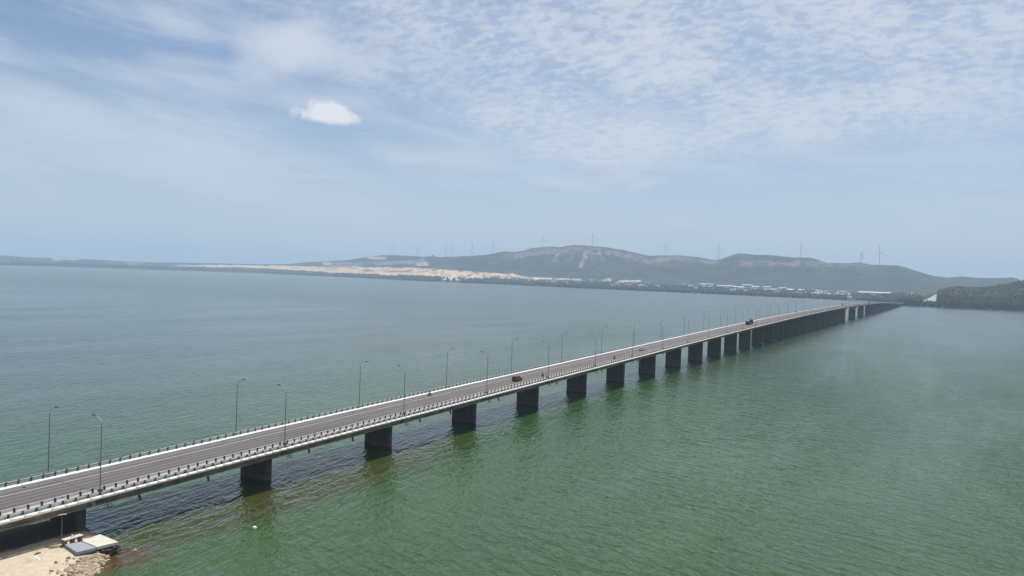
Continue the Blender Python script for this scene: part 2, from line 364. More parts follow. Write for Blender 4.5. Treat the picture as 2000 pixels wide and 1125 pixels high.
def vnl(m): return m
def water():
    m = bpy.data.materials.new('lagoon_water'); m.use_nodes = True; t = NT(m.node_tree)
    p = t.n('ShaderNodeBsdfPrincipled'); o = t.n('ShaderNodeOutputMaterial'); t.t.links.new(p.outputs[0], o.inputs[0])
    g = t.n('ShaderNodeNewGeometry').outputs['Position']; x, y, z = t.sep(g)
    # ---- body colour: suspended algae and silt
    n1 = t.noise(t.mapping(g, rot=(0, 0, 0.5), scale=(0.006, 0.02, 1)), 1.0, 5, 0.6)
    n2 = t.noise(g, 0.05, 4, 0.6)
    deep = t.mix(t.ramp(n1, 0.3, 0.7), WATER_A, WATER_B)
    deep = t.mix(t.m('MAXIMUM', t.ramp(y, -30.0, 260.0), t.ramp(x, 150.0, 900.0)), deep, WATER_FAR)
    # shallow olive shelf beside the piers, rusty weed on the rocks by the landing
    sx = t.m('DIVIDE', t.m('SUBTRACT', x, 35.0), 62.0); sy = t.m('DIVIDE', t.m('ADD', y, 9.0), 10.0)
    r = t.m('SQRT', t.m('ADD', t.m('MULTIPLY', sx, sx), t.m('MULTIPLY', sy, sy)))
    r = t.m('ADD', r, t.m('MULTIPLY', t.m('SUBTRACT', n2, 0.5), 1.0))
    deep = t.mix(t.ramp(r, 1.25, 0.45, 0, 0.85), deep, (0.050, 0.050, 0.012))
    sx = t.m('DIVIDE', t.m('SUBTRACT', x, -3.0), 7.5); sy = t.m('DIVIDE', t.m('ADD', y, 14.5), 7.0)
    r = t.m('SQRT', t.m('ADD', t.m('MULTIPLY', sx, sx), t.m('MULTIPLY', sy, sy)))
    r = t.m('ADD', r, t.m('MULTIPLY', t.m('SUBTRACT', t.noise(g, 0.35, 5, 0.65), 0.5), 1.1))
    deep = t.mix(t.ramp(r, 1.05, 0.25, 0, 0.9), deep, (0.075, 0.042, 0.014))
    t.put(p.inputs['Base Color'], deep)
    p.inputs['IOR'].default_value = 1.33; t.put(p.inputs['Roughness'], t.ramp(x, 250.0, 900.0, 0.085, 0.22)); p.inputs['Specular IOR Level'].default_value = 0.5
    # ---- waves: two wave trains, longer crests near the piers, cross wind chop to the right
    def train(ang, L, asp, det=3, dist=0.0, rough=0.5):
        v = t.mapping(g, rot=(0, 0, -ang)); v = t.mapping(v, scale=(1.0/(L*asp), 1.0/L, 1.0))
        return t.noise(v, 1.0, det, rough, dist)
    A = train(R(10), 1.9, 3.6, 3.0, 0.6); B = train(R(72), 2.1, 2.6, 3.0, 0.4); C = train(R(35), 0.85, 2.0, 2.5, 0.2)
    D = train(R(48), 9.0, 2.5, 2.0)
    msk = t.ramp(t.m('ADD', y, t.m('MULTIPLY', t.m('SUBTRACT', n2, 0.5), 60.0)), -65.0, -12.0)
    h = t.m('ADD', t.m('MULTIPLY', A, t.m('MULTIPLY_ADD', msk, 0.75, 0.25)), t.m('MULTIPLY', B, t.m('MULTIPLY_ADD', msk, -0.65, 1.0)))
    h = t.m('ADD', h, t.m('MULTIPLY', C, 0.42)); h = t.m('ADD', h, t.m('MULTIPLY', D, 1.1))
    gust = t.ramp(t.noise(t.mapping(g, rot=(0, 0, 0.3), scale=(0.004, 0.016, 1)), 1.0, 5, 0.65), 0.33, 0.67, 0.45, 1.2)
    gust = t.m('MULTIPLY', gust, t.m('MULTIPLY', t.ramp(x, 150.0, 1400.0, 1.0, 0.6), t.ramp(y, 100.0, 1500.0, 1.0, 0.7)))
    gust = t.m('MULTIPLY', gust, t.m('MULTIPLY_ADD', t.m('MULTIPLY', msk, t.ramp(y, 40.0, 14.0)), 0.25, 1.0))
    b = t.n('ShaderNodeBump'); b.inputs['Distance'].default_value = 0.68; t.put(b.inputs['Strength'], gust); t.put(b.inputs['Height'], h)
    t.t.links.new(b.outputs[0], p.inputs['Normal'])
    return m
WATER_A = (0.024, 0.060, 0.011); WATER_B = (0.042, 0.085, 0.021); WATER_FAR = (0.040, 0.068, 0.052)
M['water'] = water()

# ================================================================== SETTING
S = 15500.0
link('water', MB().add([(-S, -S, 0), (S, -S, 0), (S, S, 0), (-S, S, 0)], [(0, 1, 2, 3)]).mesh('water', M['water']), kind='structure')

# ---- near landing: a sandy bank under and beside the first span
bank = [(-400, 26), (-150, 22), (-60, 17), (-25, 13.5), (-8, 12.5), (0.5, 11.0), (1.8, 7), (1.6, 2), (1.0, -3), (0.0, -6.5), (-0.7, -9.2), (-2.6, -11.2), (-4.4, -12.6), (-6.8, -14.6),
        (-10.2, -17.8), (-14, -22), (-22, -34), (-40, -62), (-58, -95), (-85, -150), (-120, -260), (-160, -420)]
def build_bank():
    # distance field to the shore line gives the beach slope; grid is finer near the visible tip
    P = np.array(bank, float)
    xs = np.concatenate([np.arange(-420, -40, 8), np.arange(-40, -18, 1.0), np.arange(-18, 6, 0.22)])
    ys = np.concatenate([np.arange(-430, -60, 8), np.arange(-60, -24, 1.2), np.arange(-24, 14, 0.22), np.arange(14, 34, 1.2)])
    X, Y = np.meshgrid(xs, ys); D = np.full(X.shape, 1e9); inside = np.zeros(X.shape, bool)
    for (a, b) in zip(P[:-1], P[1:]):
        ab = b-a; t = np.clip(((X-a[0])*ab[0]+(Y-a[1])*ab[1])/(ab@ab), 0, 1)
        D = np.minimum(D, np.hypot(X-a[0]-t*ab[0], Y-a[1]-t*ab[1]))
    poly = np.vstack([P, [(-900, -420), (-900, 26)]])
    for i in range(len(poly)):
        a, b = poly[i], poly[(i+1) % len(poly)]
        c = (a[1] > Y) != (b[1] > Y)
        with np.errstate(divide='ignore', invalid='ignore'): xi = (b[0]-a[0])*(Y-a[1])/(b[1]-a[1]+1e-12)+a[0]
        inside ^= c & (X < xi)
    D = np.where(inside, D, -D) + (fbm(X*0.5, Y*0.5, 3)-0.5)*1.6
    Z = np.where(D > 0, 1.25*(1-np.exp(-D/1.8)), D*0.45) + (fbm(X*0.35, Y*0.35, 5)-0.5)*0.05 + (fbm(X*1.6, Y*1.6, 8)-0.5)*0.04
    Z = np.maximum(Z, -2.5)
    V = np.stack([X, Y, Z], -1).reshape(-1, 3)
    n = fbm(X*0.25, Y*0.25, 11).ravel()[:, None]; d = D.ravel()[:, None]
    rocky = np.clip(1-(d-0.3)/3.4, 0, 1)*(Y.ravel()[:, None] < -9)*np.clip(0.3+1.4*fbm(X*1.3, Y*1.3, 55).ravel()[:, None], 0, 1)
    sand = np.array([0.50, 0.42, 0.31])*(0.86+0.28*n); green = np.array([0.33, 0.32, 0.20])
    g = np.clip((fbm(X*0.45+9, Y*0.45, 21).ravel()[:, None]-0.60)*4, 0, 0.6); sand = sand*(1-g)+green*g
    c = sand*(1-rocky)+np.array([0.17, 0.125, 0.09])*rocky
    deck_shade = np.clip((V[:, 1:2]+1.6+3.0*(fbm(X*0.3, Y*0.3, 33).ravel()[:, None]-0.5))/1.2, 0, 1); c = c*(1-deck_shade)+np.array([0.06, 0.048, 0.038])*(0.6+0.8*n)*deck_shade  # shade under the deck painted into the ground colour, with an uneven edge
    wet = np.clip(1-(V[:, 2:3]-0.05)/0.35, 0, 1); c = c*(1-wet)+np.array([0.12, 0.065, 0.035])*wet
    ny, nx = X.shape; i = np.arange(ny-1)[:, None]*nx+np.arange(nx-1)[None]; F = np.stack([i, i+1, i+nx+1, i+nx], -1).reshape(-1, 4)
    keep = (Z.ravel()[F].max(1) > -2.4); 
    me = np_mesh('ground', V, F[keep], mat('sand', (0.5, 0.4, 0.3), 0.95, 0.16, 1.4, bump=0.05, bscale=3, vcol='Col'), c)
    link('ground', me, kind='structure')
build_bank()

# ---- far land, surveyed column by column from the camera's position
def col_dir(X):
    """horizontal unit direction through image column X (on the horizon)"""
    X = np.asarray(X, float); hy = 569.0-(1862.3-X)*math.tan(ROLL)
    d = ray(X, hy); d[..., 2] = 0; return d/np.linalg.norm(d, axis=-1, keepdims=True)
def tan_el(X, Y):
    d = ray(X, Y); return d[..., 2]/np.hypot(d[..., 0], d[..., 1])
SKYX = [-1500, -900, -400, -200, 0, 50, 100, 150, 200, 250, 300, 400, 500, 560, 580, 620, 650, 680, 720, 745, 770, 800, 825, 840, 862, 900, 920, 940, 960, 975, 985, 1000, 1020, 1035, 1060, 1075, 1090, 1100, 1120, 1135, 1150, 1180, 1200, 1215, 1240, 1265, 1290, 1325, 1360, 1395, 1405, 1425, 1440, 1455, 1475, 1498, 1530, 1550, 1580, 1600, 1612, 1650, 1680, 1700, 1725, 1750, 1770, 1800, 1825, 1850, 1880, 1910, 1950, 1975, 1985, 2000, 2100, 2300, 2700, 3400]
SKYY = [448, 468, 485, 491, 499, 502, 504, 505.5, 508, 511, 512.5, 514, 516, 516, 514, 511, 510, 508, 502, 499, 499, 500, 501.5, 500, 503, 501, 500, 498, 496, 493, 491, 493, 490, 485, 483, 481, 483, 481, 479, 480, 481, 483, 487, 489, 495, 500, 500, 499, 503, 508, 506, 499, 495, 496, 498, 498, 501, 503, 504, 509, 514, 515, 514, 518, 519, 520, 524, 534, 540, 543, 541, 544, 544, 543, 545, 551, 560, 575, 600, 640]
RSX = [-1500, 0, 160, 285, 500, 800, 1000, 1100, 1300, 1500, 1650, 1700, 1745, 1765, 1790, 2000, 3400]
RSR = [7000, 7500, 7450, 7100, 6900, 4780, 4250, 3900, 3490, 3225, 3055, 2960, 2620, 2500, 2470, 2500, 2600]
RRX = [-1500, 0, 600, 740, 850, 1000, 1200, 1500, 1800, 3400]
RRR = [9400, 9000, 8300, 7100, 6400, 6000, 5900, 5700, 5600, 5300]
FOOTX = [-1500, 0, 100, 400, 600, 700, 800, 900, 1000, 1100, 1200, 1350, 1500, 1650, 1800, 3400]
FOOTZ = [14, 14, 14, 12, 14, 20, 25, 25, 22, 18, 18, 18, 18, 18, 18, 18]
def build_far_land():
    cols = np.concatenate([np.arange(-1500, -60, 30), np.arange(-60, 2060, 1.6), np.arange(2060, 3400, 30)])
    NT_ = 130; t = np.linspace(0, 1, NT_)
    rs = np.interp(cols, RSX, RSR); rr = np.interp(cols, RRX, RRR); fz = np.interp(cols, FOOTX, FOOTZ)
    rs = rs + (fbm(cols/38, cols*0, 31, 5)-0.5)*0.09*rs*np.clip((1740-cols)/300, 0, 1)*np.interp(cols, [0, 700, 1200], [1, 0.5, 0.35])
    dirs = col_dir(cols); te = tan_el(cols, np.interp(cols, SKYX, SKYY)); zr_ = CAM[2]+rr*te
    rr_ = rr[:, None]; rs_ = rs[:, None]
    tf = 0.38
    # parameter: 0..tf plain, tf..0.86 slope to the ridge, 0.86..1 back slope
    T = np.broadcast_to(t, (len(cols), NT_)); ridge_t = 0.86
    foot = rs_ + (rr_-rs_)*0.40
    Rr = np.where(T < tf, rs_-40+(foot-rs_+40)*(T/tf), np.where(T < ridge_t, foot+(rr_-foot)*((T-tf)/(ridge_t-tf)), rr_+(T-ridge_t)/(1-ridge_t)*1600))
    zp = 1.5+(fz[:, None]-1.5)*np.clip((Rr-rs_)/(foot-rs_), 0, 1)**0.8
    s = np.clip((T-tf)/(ridge_t-tf), 0, 1); prof = s**1.25*(1-s)+s*(1-(1-s)**1.8)
    zs = fz[:, None]+(zr_[:, None]-fz[:, None])*prof
    PX = CAM[0]+dirs[:, None, 0]*Rr; PY = CAM[1]+dirs[:, None, 1]*Rr
    gul = (1-np.abs(2*fbm(PX/260, PY/420, 41, 4)-1))*2-1.45
    zs = zs + gul*26*np.sin(np.pi*np.clip(s, 0, 1))*np.clip((zr_[:, None]-60)/120, 0, 1)
    zb = zr_[:, None]-((T-ridge_t)/(1-ridge_t))**1.3*np.maximum(zr_[:, None]*0.9, 10)
    Z = np.where(T < tf, zp, np.where(T < ridge_t, zs, zb))
    Z = Z + (fbm(PX/70, PY/70, 51, 3)-0.5)*np.where(T < tf, 1.5, 7)*np.clip(s*4+0.2, 0, 1)*(T < 0.97)
    Z = np.where(T < 1e-6, -4, np.where(T < 0.013, np.minimum(Z, 1.0), Z)); Z[:, 1] = 0.6
    V = np.stack([PX, PY, Z], -1).reshape(-1, 3)
    IX, IY = project(V)
    X = np.repeat(cols, NT_); n1 = fbm(V[:, 0]/90, V[:, 1]/90, 61); n2 = fbm(V[:, 0]/25, V[:, 1]/25, 71, 3); n3 = fbm(V[:, 0]/400, V[:, 1]/400, 81)
    nI = fbm(IX/9, IY/2.2, 91, 4)
    nv = fbm(V[:, 0]/160, V[:, 1]/160, 63)
    c = np.array([0.046, 0.054, 0.044])*(0.55+0.9*nv[:, None])*(0.7+0.6*n2[:, None])
    def patch(mask, col, amt=1.0):
        nonlocal c
        mk = (np.clip(mask, 0, 1)*amt)[:, None]; c = c*(1-mk)+np.array(col)*(0.85+0.3*n2[:, None])*mk
    RX, RY = IX, IY; IX = IX+(fbm(RX/6, RY/2, 201, 4)-0.5)*18; IY = IY+(fbm(RX/9, RY/3, 202, 4)-0.5)*3.2
    band = lambda v, a, b, f=1.0: np.clip((v-a)/f+0.5, 0, 1)*np.clip((b-v)/f+0.5, 0, 1)
    # grey-brown scrub under the ridges
    skyl = np.interp(RX, SKYX, SKYY); dsk = IY-skyl
    patch(band(dsk, 2.5, 15, 3)*band(IX, 985, 1300, 20)*np.clip((nI-0.38)*6, 0, 1), (0.20, 0.165, 0.135), 0.75)
    patch(band(dsk, 2, 9, 3)*band(IX, 1290, 1400, 20)*np.clip((nI-0.4)*6, 0, 1), (0.22, 0.19, 0.14), 0.8)
    patch(band(IY, 510, 521, 3)*band(IX, 1440, 1620, 20)*np.clip((nI-0.4)*6, 0, 1), (0.23, 0.17, 0.145), 0.75)
    patch(band(dsk, 0, 6, 2)*band(IX, 1610, 1720, 20)*np.clip((nI-0.45)*5, 0, 1), (0.19, 0.15, 0.12), 0.7)
    # gullies and scars of bare rock on the big hill
    for (x0, y0, x1, y1, w, k) in [(1091, 493, 1079, 511, 2.2, 0.7), (1147, 490, 1134, 522, 4.0, 0.85), (1158, 492, 1155, 511, 1.8, 0.6), (1171, 486, 1178, 515, 1.6, 0.8), (1123, 494, 1112, 508, 2.0, 0.5)]:
        tt = np.clip((IY-y0)/(y1-y0), 0, 1); xc = x0+(x1-x0)*tt+(nI-0.5)*5
        patch(np.clip(1.4-np.abs(IX-xc)/w, 0, 1)*band(IY, y0, y1, 4)*np.clip(0.4+n2, 0, 1), (0.30, 0.26, 0.22), k)
    # pale dunes behind the shore wood
    U = np.interp(IX, [330, 400, 500, 575, 700, 800, 860, 900, 950, 1000, 1015, 1040, 1130, 1135], [520, 518, 518, 520, 521, 523, 525.5, 529, 532.5, 535, 537.5, 541.5, 545, 560])
    L = np.interp(IX, [330, 400, 500, 575, 700, 800, 900, 950, 1015, 1040, 1130, 1135], [519.5, 521, 523, 527.5, 536, 537.5, 542.5, 543.5, 545, 546.5, 547, 540])
    dune = np.clip((IY-U)/1.0+0.5, 0, 1)*np.clip((L-IY)/1.5+0.5, 0, 1)
    hole = np.clip((fbm(IX/16, IY/1.6, 95, 4)-0.56)*9, 0, 1)*np.clip((L-IY)/6, 0.35, 1)
    patch(dune*(1-hole*0.8), (0.66, 0.48, 0.31))
    for (a, b, y0, y1, k) in [(719, 752, 501.5, 506.5, .7), (630, 644, 512.5, 517.5, .8), (822, 829, 504, 512, .45), (815, 838, 512, 519, .95), (100, 152, 504.5, 508.5, .7), (60, 80, 504, 506, .4), (250, 276, 512.5, 515.5, .5), (345, 470, 517.5, 520, .6),
                             (865, 897, 541.5, 548, .9), (1176, 1194, 543.5, 549, .8), (1210, 1252, 547.5, 551, .9), (1420, 1430, 556, 561, .4)]:
        patch(band(IX, a, b, 4)*band(IY, y0, y1, 1.2)*np.clip(0.2+1.6*nI, 0, 1), (0.58, 0.46, 0.37), k)
    patch(band(IX, 640, 825, 14)*band(IY-(519-(IX-640)*0.035), -6, 2.5, 1.5)*np.clip((fbm(IX/30, IY/1.5, 97, 3)-0.36)*6, 0, 1), (0.20, 0.22, 0.26), 0.85)
    # cleared plots and yards on the coastal plain
    plain = (np.broadcast_to(T < tf*1.05, (len(cols), NT_))).ravel()*band(IX, 700, 1790, 30)
    patch(plain*np.clip((fbm(IX/13, IY/1.3, 99, 3)-0.57)*8, 0, 1), (0.36, 0.33, 0.30), 0.8)
    c = np.where((V[:, 2:3] < 1.1), np.array([0.20, 0.17, 0.14]), c)
    i = np.arange(len(cols)-1)[:, None]*NT_+np.arange(NT_-1)[None]; F = np.stack([i, i+NT_, i+NT_+1, i+1], -1).reshape(-1, 4)
    IX, IY = RX, RY
    link('hills', np_mesh('hills', V, F, mat('hill_ground', (0.1, 0.1, 0.1), 0.97, 0.35, 0.03, vcol='Col', spec=0.1, bump=14, bscale=0.012), c), kind='structure')
    return cols, Rr, Z, dirs, IX.reshape(len(cols), NT_), IY.reshape(len(cols), NT_)
FL = build_far_land()
def on_land(X, Y, tmax=84):
    """ground point of the far land seen at (X, Y): first grid row whose projection rises above Y"""
    cols, Rr, Z, dirs, IX, IY = FL
    i = int(np.clip(np.searchsorted(cols, X), 1, len(cols)-1)); col = IY[i][:tmax]
    j = int(np.argmax(col <= Y)); j = max(j, 2) if col.min() <= Y else tmax-2
    a = (col[j-1]-Y)/max(col[j-1]-col[j], 1e-6); a = min(max(a, 0), 1)
    r = Rr[i, j-1]*(1-a)+Rr[i, j]*a; z = Z[i, j-1]*(1-a)+Z[i, j]*a
    return np.array([CAM[0]+dirs[i, 0]*r, CAM[1]+dirs[i, 1]*r, z]), r

# ---- wooded headland at the bridge's far end
HX = [1752, 1765, 1775, 1785, 1800, 1820, 1840, 1865, 1890, 1920, 1950, 1975, 2000, 2100, 2250, 2500, 3000]
HY = [590, 588, 585.5, 582, 578, 571, 566, 561, 563, 563, 558, 554, 548.5, 530, 500, 480, 500]
def build_headland():
    cols = np.concatenate([np.arange(1752, 2080, 1.6), np.arange(2080, 3000, 8)]); N = 90; T = np.broadcast_to(np.linspace(0, 1, N), (len(cols), N))
    rs = np.interp(cols, [1752, 1770, 1785, 1850, 1950, 2000, 2500, 3000], [2500, 2440, 2400, 2321, 2276, 2250, 1900, 1700]); rr = rs + np.interp(cols, [1752, 1800, 1860, 2000, 3000], [60, 180, 330, 520, 800])
    te = tan_el(cols, np.interp(cols, HX, HY)+2.6); zt = np.maximum(CAM[2]+rr*te, 4)
    s = np.clip(T/0.72, 0, 1); Rr = np.where(T < 0.72, rs[:, None]+(rr-rs)[:, None]*s, rr[:, None]+(T-0.72)/0.28*500)
    d = col_dir(cols); PX = CAM[0]+d[:, None, 0]*Rr; PY = CAM[1]+d[:, None, 1]*Rr
    Z = 1.2+(zt[:, None]-1.2)*np.where(s < 0.12, s*0.8, 0.096+(1-0.096)*((s-0.12)/0.88)**0.85)
    Z = Z + (fbm(PX/70, PY/70, 12)-0.5)*16*np.sin(np.pi*s)
    Z = np.where(T > 0.72, zt[:, None]*(1-((T-0.72)/0.28)**1.4*0.95), Z); Z = Z.copy(); Z[:, 0] = -3; Z[:, 1] = 0.5
    V = np.stack([PX, PY, Z], -1).reshape(-1, 3)
    n = fbm(V[:, 0]/22, V[:, 1]/22, 5)[:, None]; c = np.array([0.05, 0.055, 0.032])*(0.5+n); c = np.where(n > 0.6, np.array([0.10, 0.075, 0.05]), c)
    c = np.where(V[:, 2:3] < 1.6, np.array([0.16, 0.13, 0.10]), c)
    i = np.arange(len(cols)-1)[:, None]*N+np.arange(N-1)[None]; F = np.stack([i, i+N, i+N+1, i+1], -1).reshape(-1, 4)
    link('headland', np_mesh('headland', V, F, mat('headland_ground', (0.1, 0.1, 0.1), 0.97, 0.2, 0.05, vcol='Col', spec=0.1), c), kind='structure')
    return V.reshape(len(cols), N, 3), cols
HLV, HLC = build_headland()

# ---- woods: thousands of far crowns, joined (they read as one mass)
def crowns(name, P, W_, H_, colr, seed, label=None):
    """P: base points, W_: crown radius, H_: height.  24-triangle lumpy crowns"""
    r2 = np.random.default_rng(seed); n = len(P)
    rings = [(0.0, 0.55), (0.28, 1.0), (0.62, 0.82), (0.88, 0.40)]; k = 5; vs = []; 
    base = []
    for (h, w) in rings:
        for j in range(k): a = 2*np.pi*j/k+h*3; base.append((np.cos(a)*w, np.sin(a)*w, 0.12+0.88*h))
    base.append((0, 0, 1.0)); base = np.array(base)
    jit = 1+r2.uniform(-0.32, 0.32, (n, len(base), 3))
    V = base[None]*jit; V[..., :2] *= W_[:, None, None]; V[..., 2] *= H_[:, None]
    a = r2.uniform(0, 6.28, n); ca, sa = np.cos(a)[:, None], np.sin(a)[:, None]
    V = np.stack([V[..., 0]*ca-V[..., 1]*sa, V[..., 0]*sa+V[..., 1]*ca, V[..., 2]], -1)+P[:, None]
    F = []
    for q in range(len(rings)-1):
        for j in range(k):
            A, B = q*k+j, q*k+(j+1) % k; F += [(A, B, B+k), (A, B+k, A+k)]
    t = (len(rings)-1)*k
    for j in range(k): F.append((t+j, t+(j+1) % k, len(base)-1))
    F = (np.array(F)[None]+(np.arange(n)*len(base))[:, None, None]).reshape(-1, 3)
    C = np.repeat(colr[:, None], len(base), 1).reshape(-1, 3)
    me = np_mesh(name, V.reshape(-1, 3), F, M['foliage'], C, smooth=False)
    return link(name, me, kind='stuff', label=label, cat='trees')
M['foliage'] = mat('far_foliage', (0.05, 0.07, 0.04), 0.9, 0.3, 0.12, vcol='Col', spec=0.15)
def leafcol(n, r2, dark=1.0):
    k = r2.uniform(0.55, 1.35, (n, 1)); h = r2.uniform(0, 1, (n, 1))
    return (np.array([0.036, 0.058, 0.026])*(1-h)+np.array([0.060, 0.066, 0.030])*h)*k*dark
def shore_wood():
    r2 = np.random.default_rng(5); P = []; Ws = []; Hs = []
    tries = 0
    while len(P) < 9500 and tries < 60000:
        tries += 1
        X = r2.uniform(-60, 1790) if r2.random() < 0.35 else r2.uniform(560, 1790)
        sh = np.interp(X, [0, 160, 285, 500, 800, 1000, 1100, 1300, 1500, 1650, 1700, 1790], [518, 521, 525, 532.5, 547.5, 556, 561, 570, 579, 586, 588, 597])
        th = np.interp(X, [0, 300, 560, 700, 850, 1000, 1150, 1300, 1450, 1700, 1790], [9, 8, 5.5, 6, 8, 9, 11, 13, 12, 14, 22])
        u = r2.random()**1.4; Y = sh-u*th
        if fbm(np.array(X/14), np.array(Y/2.5), 77, 3) > 0.58+0.12*(1-u) and u > 0.12: continue
        if 860 < X < 900 and Y > 540 and r2.random() < 0.85: continue
        p, r = on_land(X, Y, 60)
        if p[2] < 0.5: continue
        sc = r/3200; P.append(p); Ws.append(r2.uniform(3.6, 7.0)*sc**0.8); Hs.append(r2.uniform(6, 12)*sc**0.35)
    P = np.array(P); crowns('shore_wood', P, np.array(Ws), np.array(Hs), leafcol(len(P), r2), 6, 'long belt of dark trees along the far shore of the lagoon')
def headland_wood():
    r2 = np.random.default_rng(9); n = 9000; V = HLV; nc, nt, _ = V.shape
    hi = int(np.searchsorted(HLC, 2080)); ci = np.where(r2.random(n) < 0.8, r2.integers(2, hi, n), r2.integers(hi, nc-1, n))
    ti = np.clip((r2.random(n)**0.9*nt*0.86).astype(int), 2, nt-2)
    a, b = r2.random(n)[:, None], r2.random(n)[:, None]
    P = V[ci, ti]*(1-a)+V[np.minimum(ci+1, nc-1), ti]*a; P = P*(1-b)+V[ci, ti+1]*b
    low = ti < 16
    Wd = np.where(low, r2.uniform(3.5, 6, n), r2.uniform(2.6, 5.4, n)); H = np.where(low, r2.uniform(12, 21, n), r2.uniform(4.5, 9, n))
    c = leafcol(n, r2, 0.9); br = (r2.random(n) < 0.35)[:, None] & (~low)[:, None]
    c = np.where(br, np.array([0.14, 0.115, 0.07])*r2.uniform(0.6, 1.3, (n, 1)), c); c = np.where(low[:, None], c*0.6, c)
    IX, IY = project(P)
    H = np.where((IX > 1798) & (IX < 1834), H*0.5, H)
    keep = ~((IX > 1800) & (IX < 1833) & (IY > 571) & (IY < 594) & (ti > 3)); 
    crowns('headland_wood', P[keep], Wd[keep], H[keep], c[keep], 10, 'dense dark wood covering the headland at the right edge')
shore_wood(); headland_wood()

# ---- pale triangular cut slope on the headland
def cut_slope():
    """a smooth triangular slope face laid on the headland"""
    tri = [(1803.0, 588.0), (1829.5, 574.2), (1827.5, 589.0)]; n = 10
    G = HLV[:, :62].reshape(-1, 3); GX, GY = project(G); gi = (GX > 1790) & (GX < 1842); G, GX, GY = G[gi], GX[gi], GY[gi]
    pts = []; idx = {}
    for i in range(n+1):
        for j in range(n+1-i):
            u, v = i/n, j/n; X = tri[0][0]*(1-u-v)+tri[1][0]*u+tri[2][0]*v; Y = tri[0][1]*(1-u-v)+tri[1][1]*u+tri[2][1]*v
            w = 1/((GX-X)**2*0.5+(GY-Y)**2+0.05)**2; r_ = (np.hypot(G[:, 0]-CAM[0], G[:, 1]-CAM[1])*w).sum()/w.sum()-9
            d = ray(X, Y); P = CAM+d*(r_/np.hypot(d[0], d[1])); idx[(i, j)] = len(pts); pts.append(P)
    m = len(pts); back = [p+np.array([7, 5, -6.0]) for p in pts]; F = []
    for i in range(n):
        for j in range(n-i):
            F.append((idx[(i, j)], idx[(i+1, j)], idx[(i, j+1)]))
            if j < n-i-1: F.append((idx[(i+1, j)], idx[(i+1, j+1)], idx[(i, j+1)]))
    F += [tuple(k+m for k in f[::-1]) for f in F]
    rim = [(i, 0) for i in range(n)]+[(n-j, j) for j in range(n)]+[(0, n-j) for j in range(n)]
    rim = [idx[q] for q in rim]
    F += [(rim[k], rim[(k+1) % len(rim)], rim[(k+1) % len(rim)]+m, rim[k]+m) for k in range(len(rim))]
    link('concrete_slope', MB().add(pts+back, F).mesh('concrete_slope', mat('pale_slope', (0.33, 0.37, 0.32), 0.85, 0.06, 0.05)),
         label='pale green-white triangular concrete slope on the wooded headland', cat='retaining wall')
cut_slope()
# ================================================================== BRIDGE
PIERS = [40.0*i for i in range(-2, 25)] + [1025.0, 1145.0, 1265.0, 1385.0] + [1450.0+40*i for i in range(0, 25)]
JOINTS = PIERS + [2450.0]
Y0, Y1 = -3.3, 11.3
bridge = empty('road_bridge', (0, 0, 0), 'long concrete road bridge on wall piers crossing the lagoon to the far shore', 'bridge')
XA, XB = -80.0, 2450.0
def sweep(name, prof, m, x0=XA, x1=XB, step=10.0, closed=True, parent=bridge, smooth=False, **kw):
    """extrude a (y, dz) outline along the deck profile"""
    xs = np.arange(x0, x1+0.01, step); 
    if xs[-1] < x1-0.01: xs = np.append(xs, x1)
    k = len(prof); V = [(x, p[0], float(zr(x))+p[1]) for x in xs for p in prof]; F = []
    for i in range(len(xs)-1):
        for j in range(k if closed else k-1): a, b = i*k+j, i*k+(j+1) % k; F.append((a, b, b+k, a+k))
    if closed: F += [tuple(range(k)), tuple((len(xs)-1)*k+j for j in range(k))]
    return link(name, MB().add(V, F).mesh(name, m, smooth), parent, **kw)
GM0 = MB().box(-0.09, 0.09, -2.19, 9.84, -0.01, 0.006).mesh('expansion_joint', M['steel_dark'])
# deck slabs, one per span, with an open joint over each pier
for a, b in zip(JOINTS[:-1], JOINTS[1:]):
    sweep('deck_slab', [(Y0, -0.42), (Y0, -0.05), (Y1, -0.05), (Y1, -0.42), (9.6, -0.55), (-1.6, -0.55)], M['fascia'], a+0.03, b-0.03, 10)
sweep('road_surface', [(-2.2, -0.046), (-2.2, 0.0), (10.0, 0.0), (10.0, -0.046)], M['asphalt'])
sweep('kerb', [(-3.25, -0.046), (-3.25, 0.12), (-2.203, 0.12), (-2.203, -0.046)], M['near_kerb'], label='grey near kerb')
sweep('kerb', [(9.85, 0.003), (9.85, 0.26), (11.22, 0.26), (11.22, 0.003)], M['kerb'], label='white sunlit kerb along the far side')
sweep('lane_line', [(6.8, 0.005), (7.03, 0.005)], M['line'], closed=False, label='white solid lane line')
sweep('lane_line', [(3.31, 0.005), (3.51, 0.005)], M['line2'], closed=False, label='worn centre line')
sweep('lane_line', [(-0.22, 0.005), (-0.04, 0.005)], M['line2'], closed=False, label='worn lane line on the near side')
for p in [q for q in JOINTS if 0 <= q <= 1000]: link('expansion_joint', GM0, bridge, (p, 0, float(zr(p))+0.002), (0, -slope(p), 0))
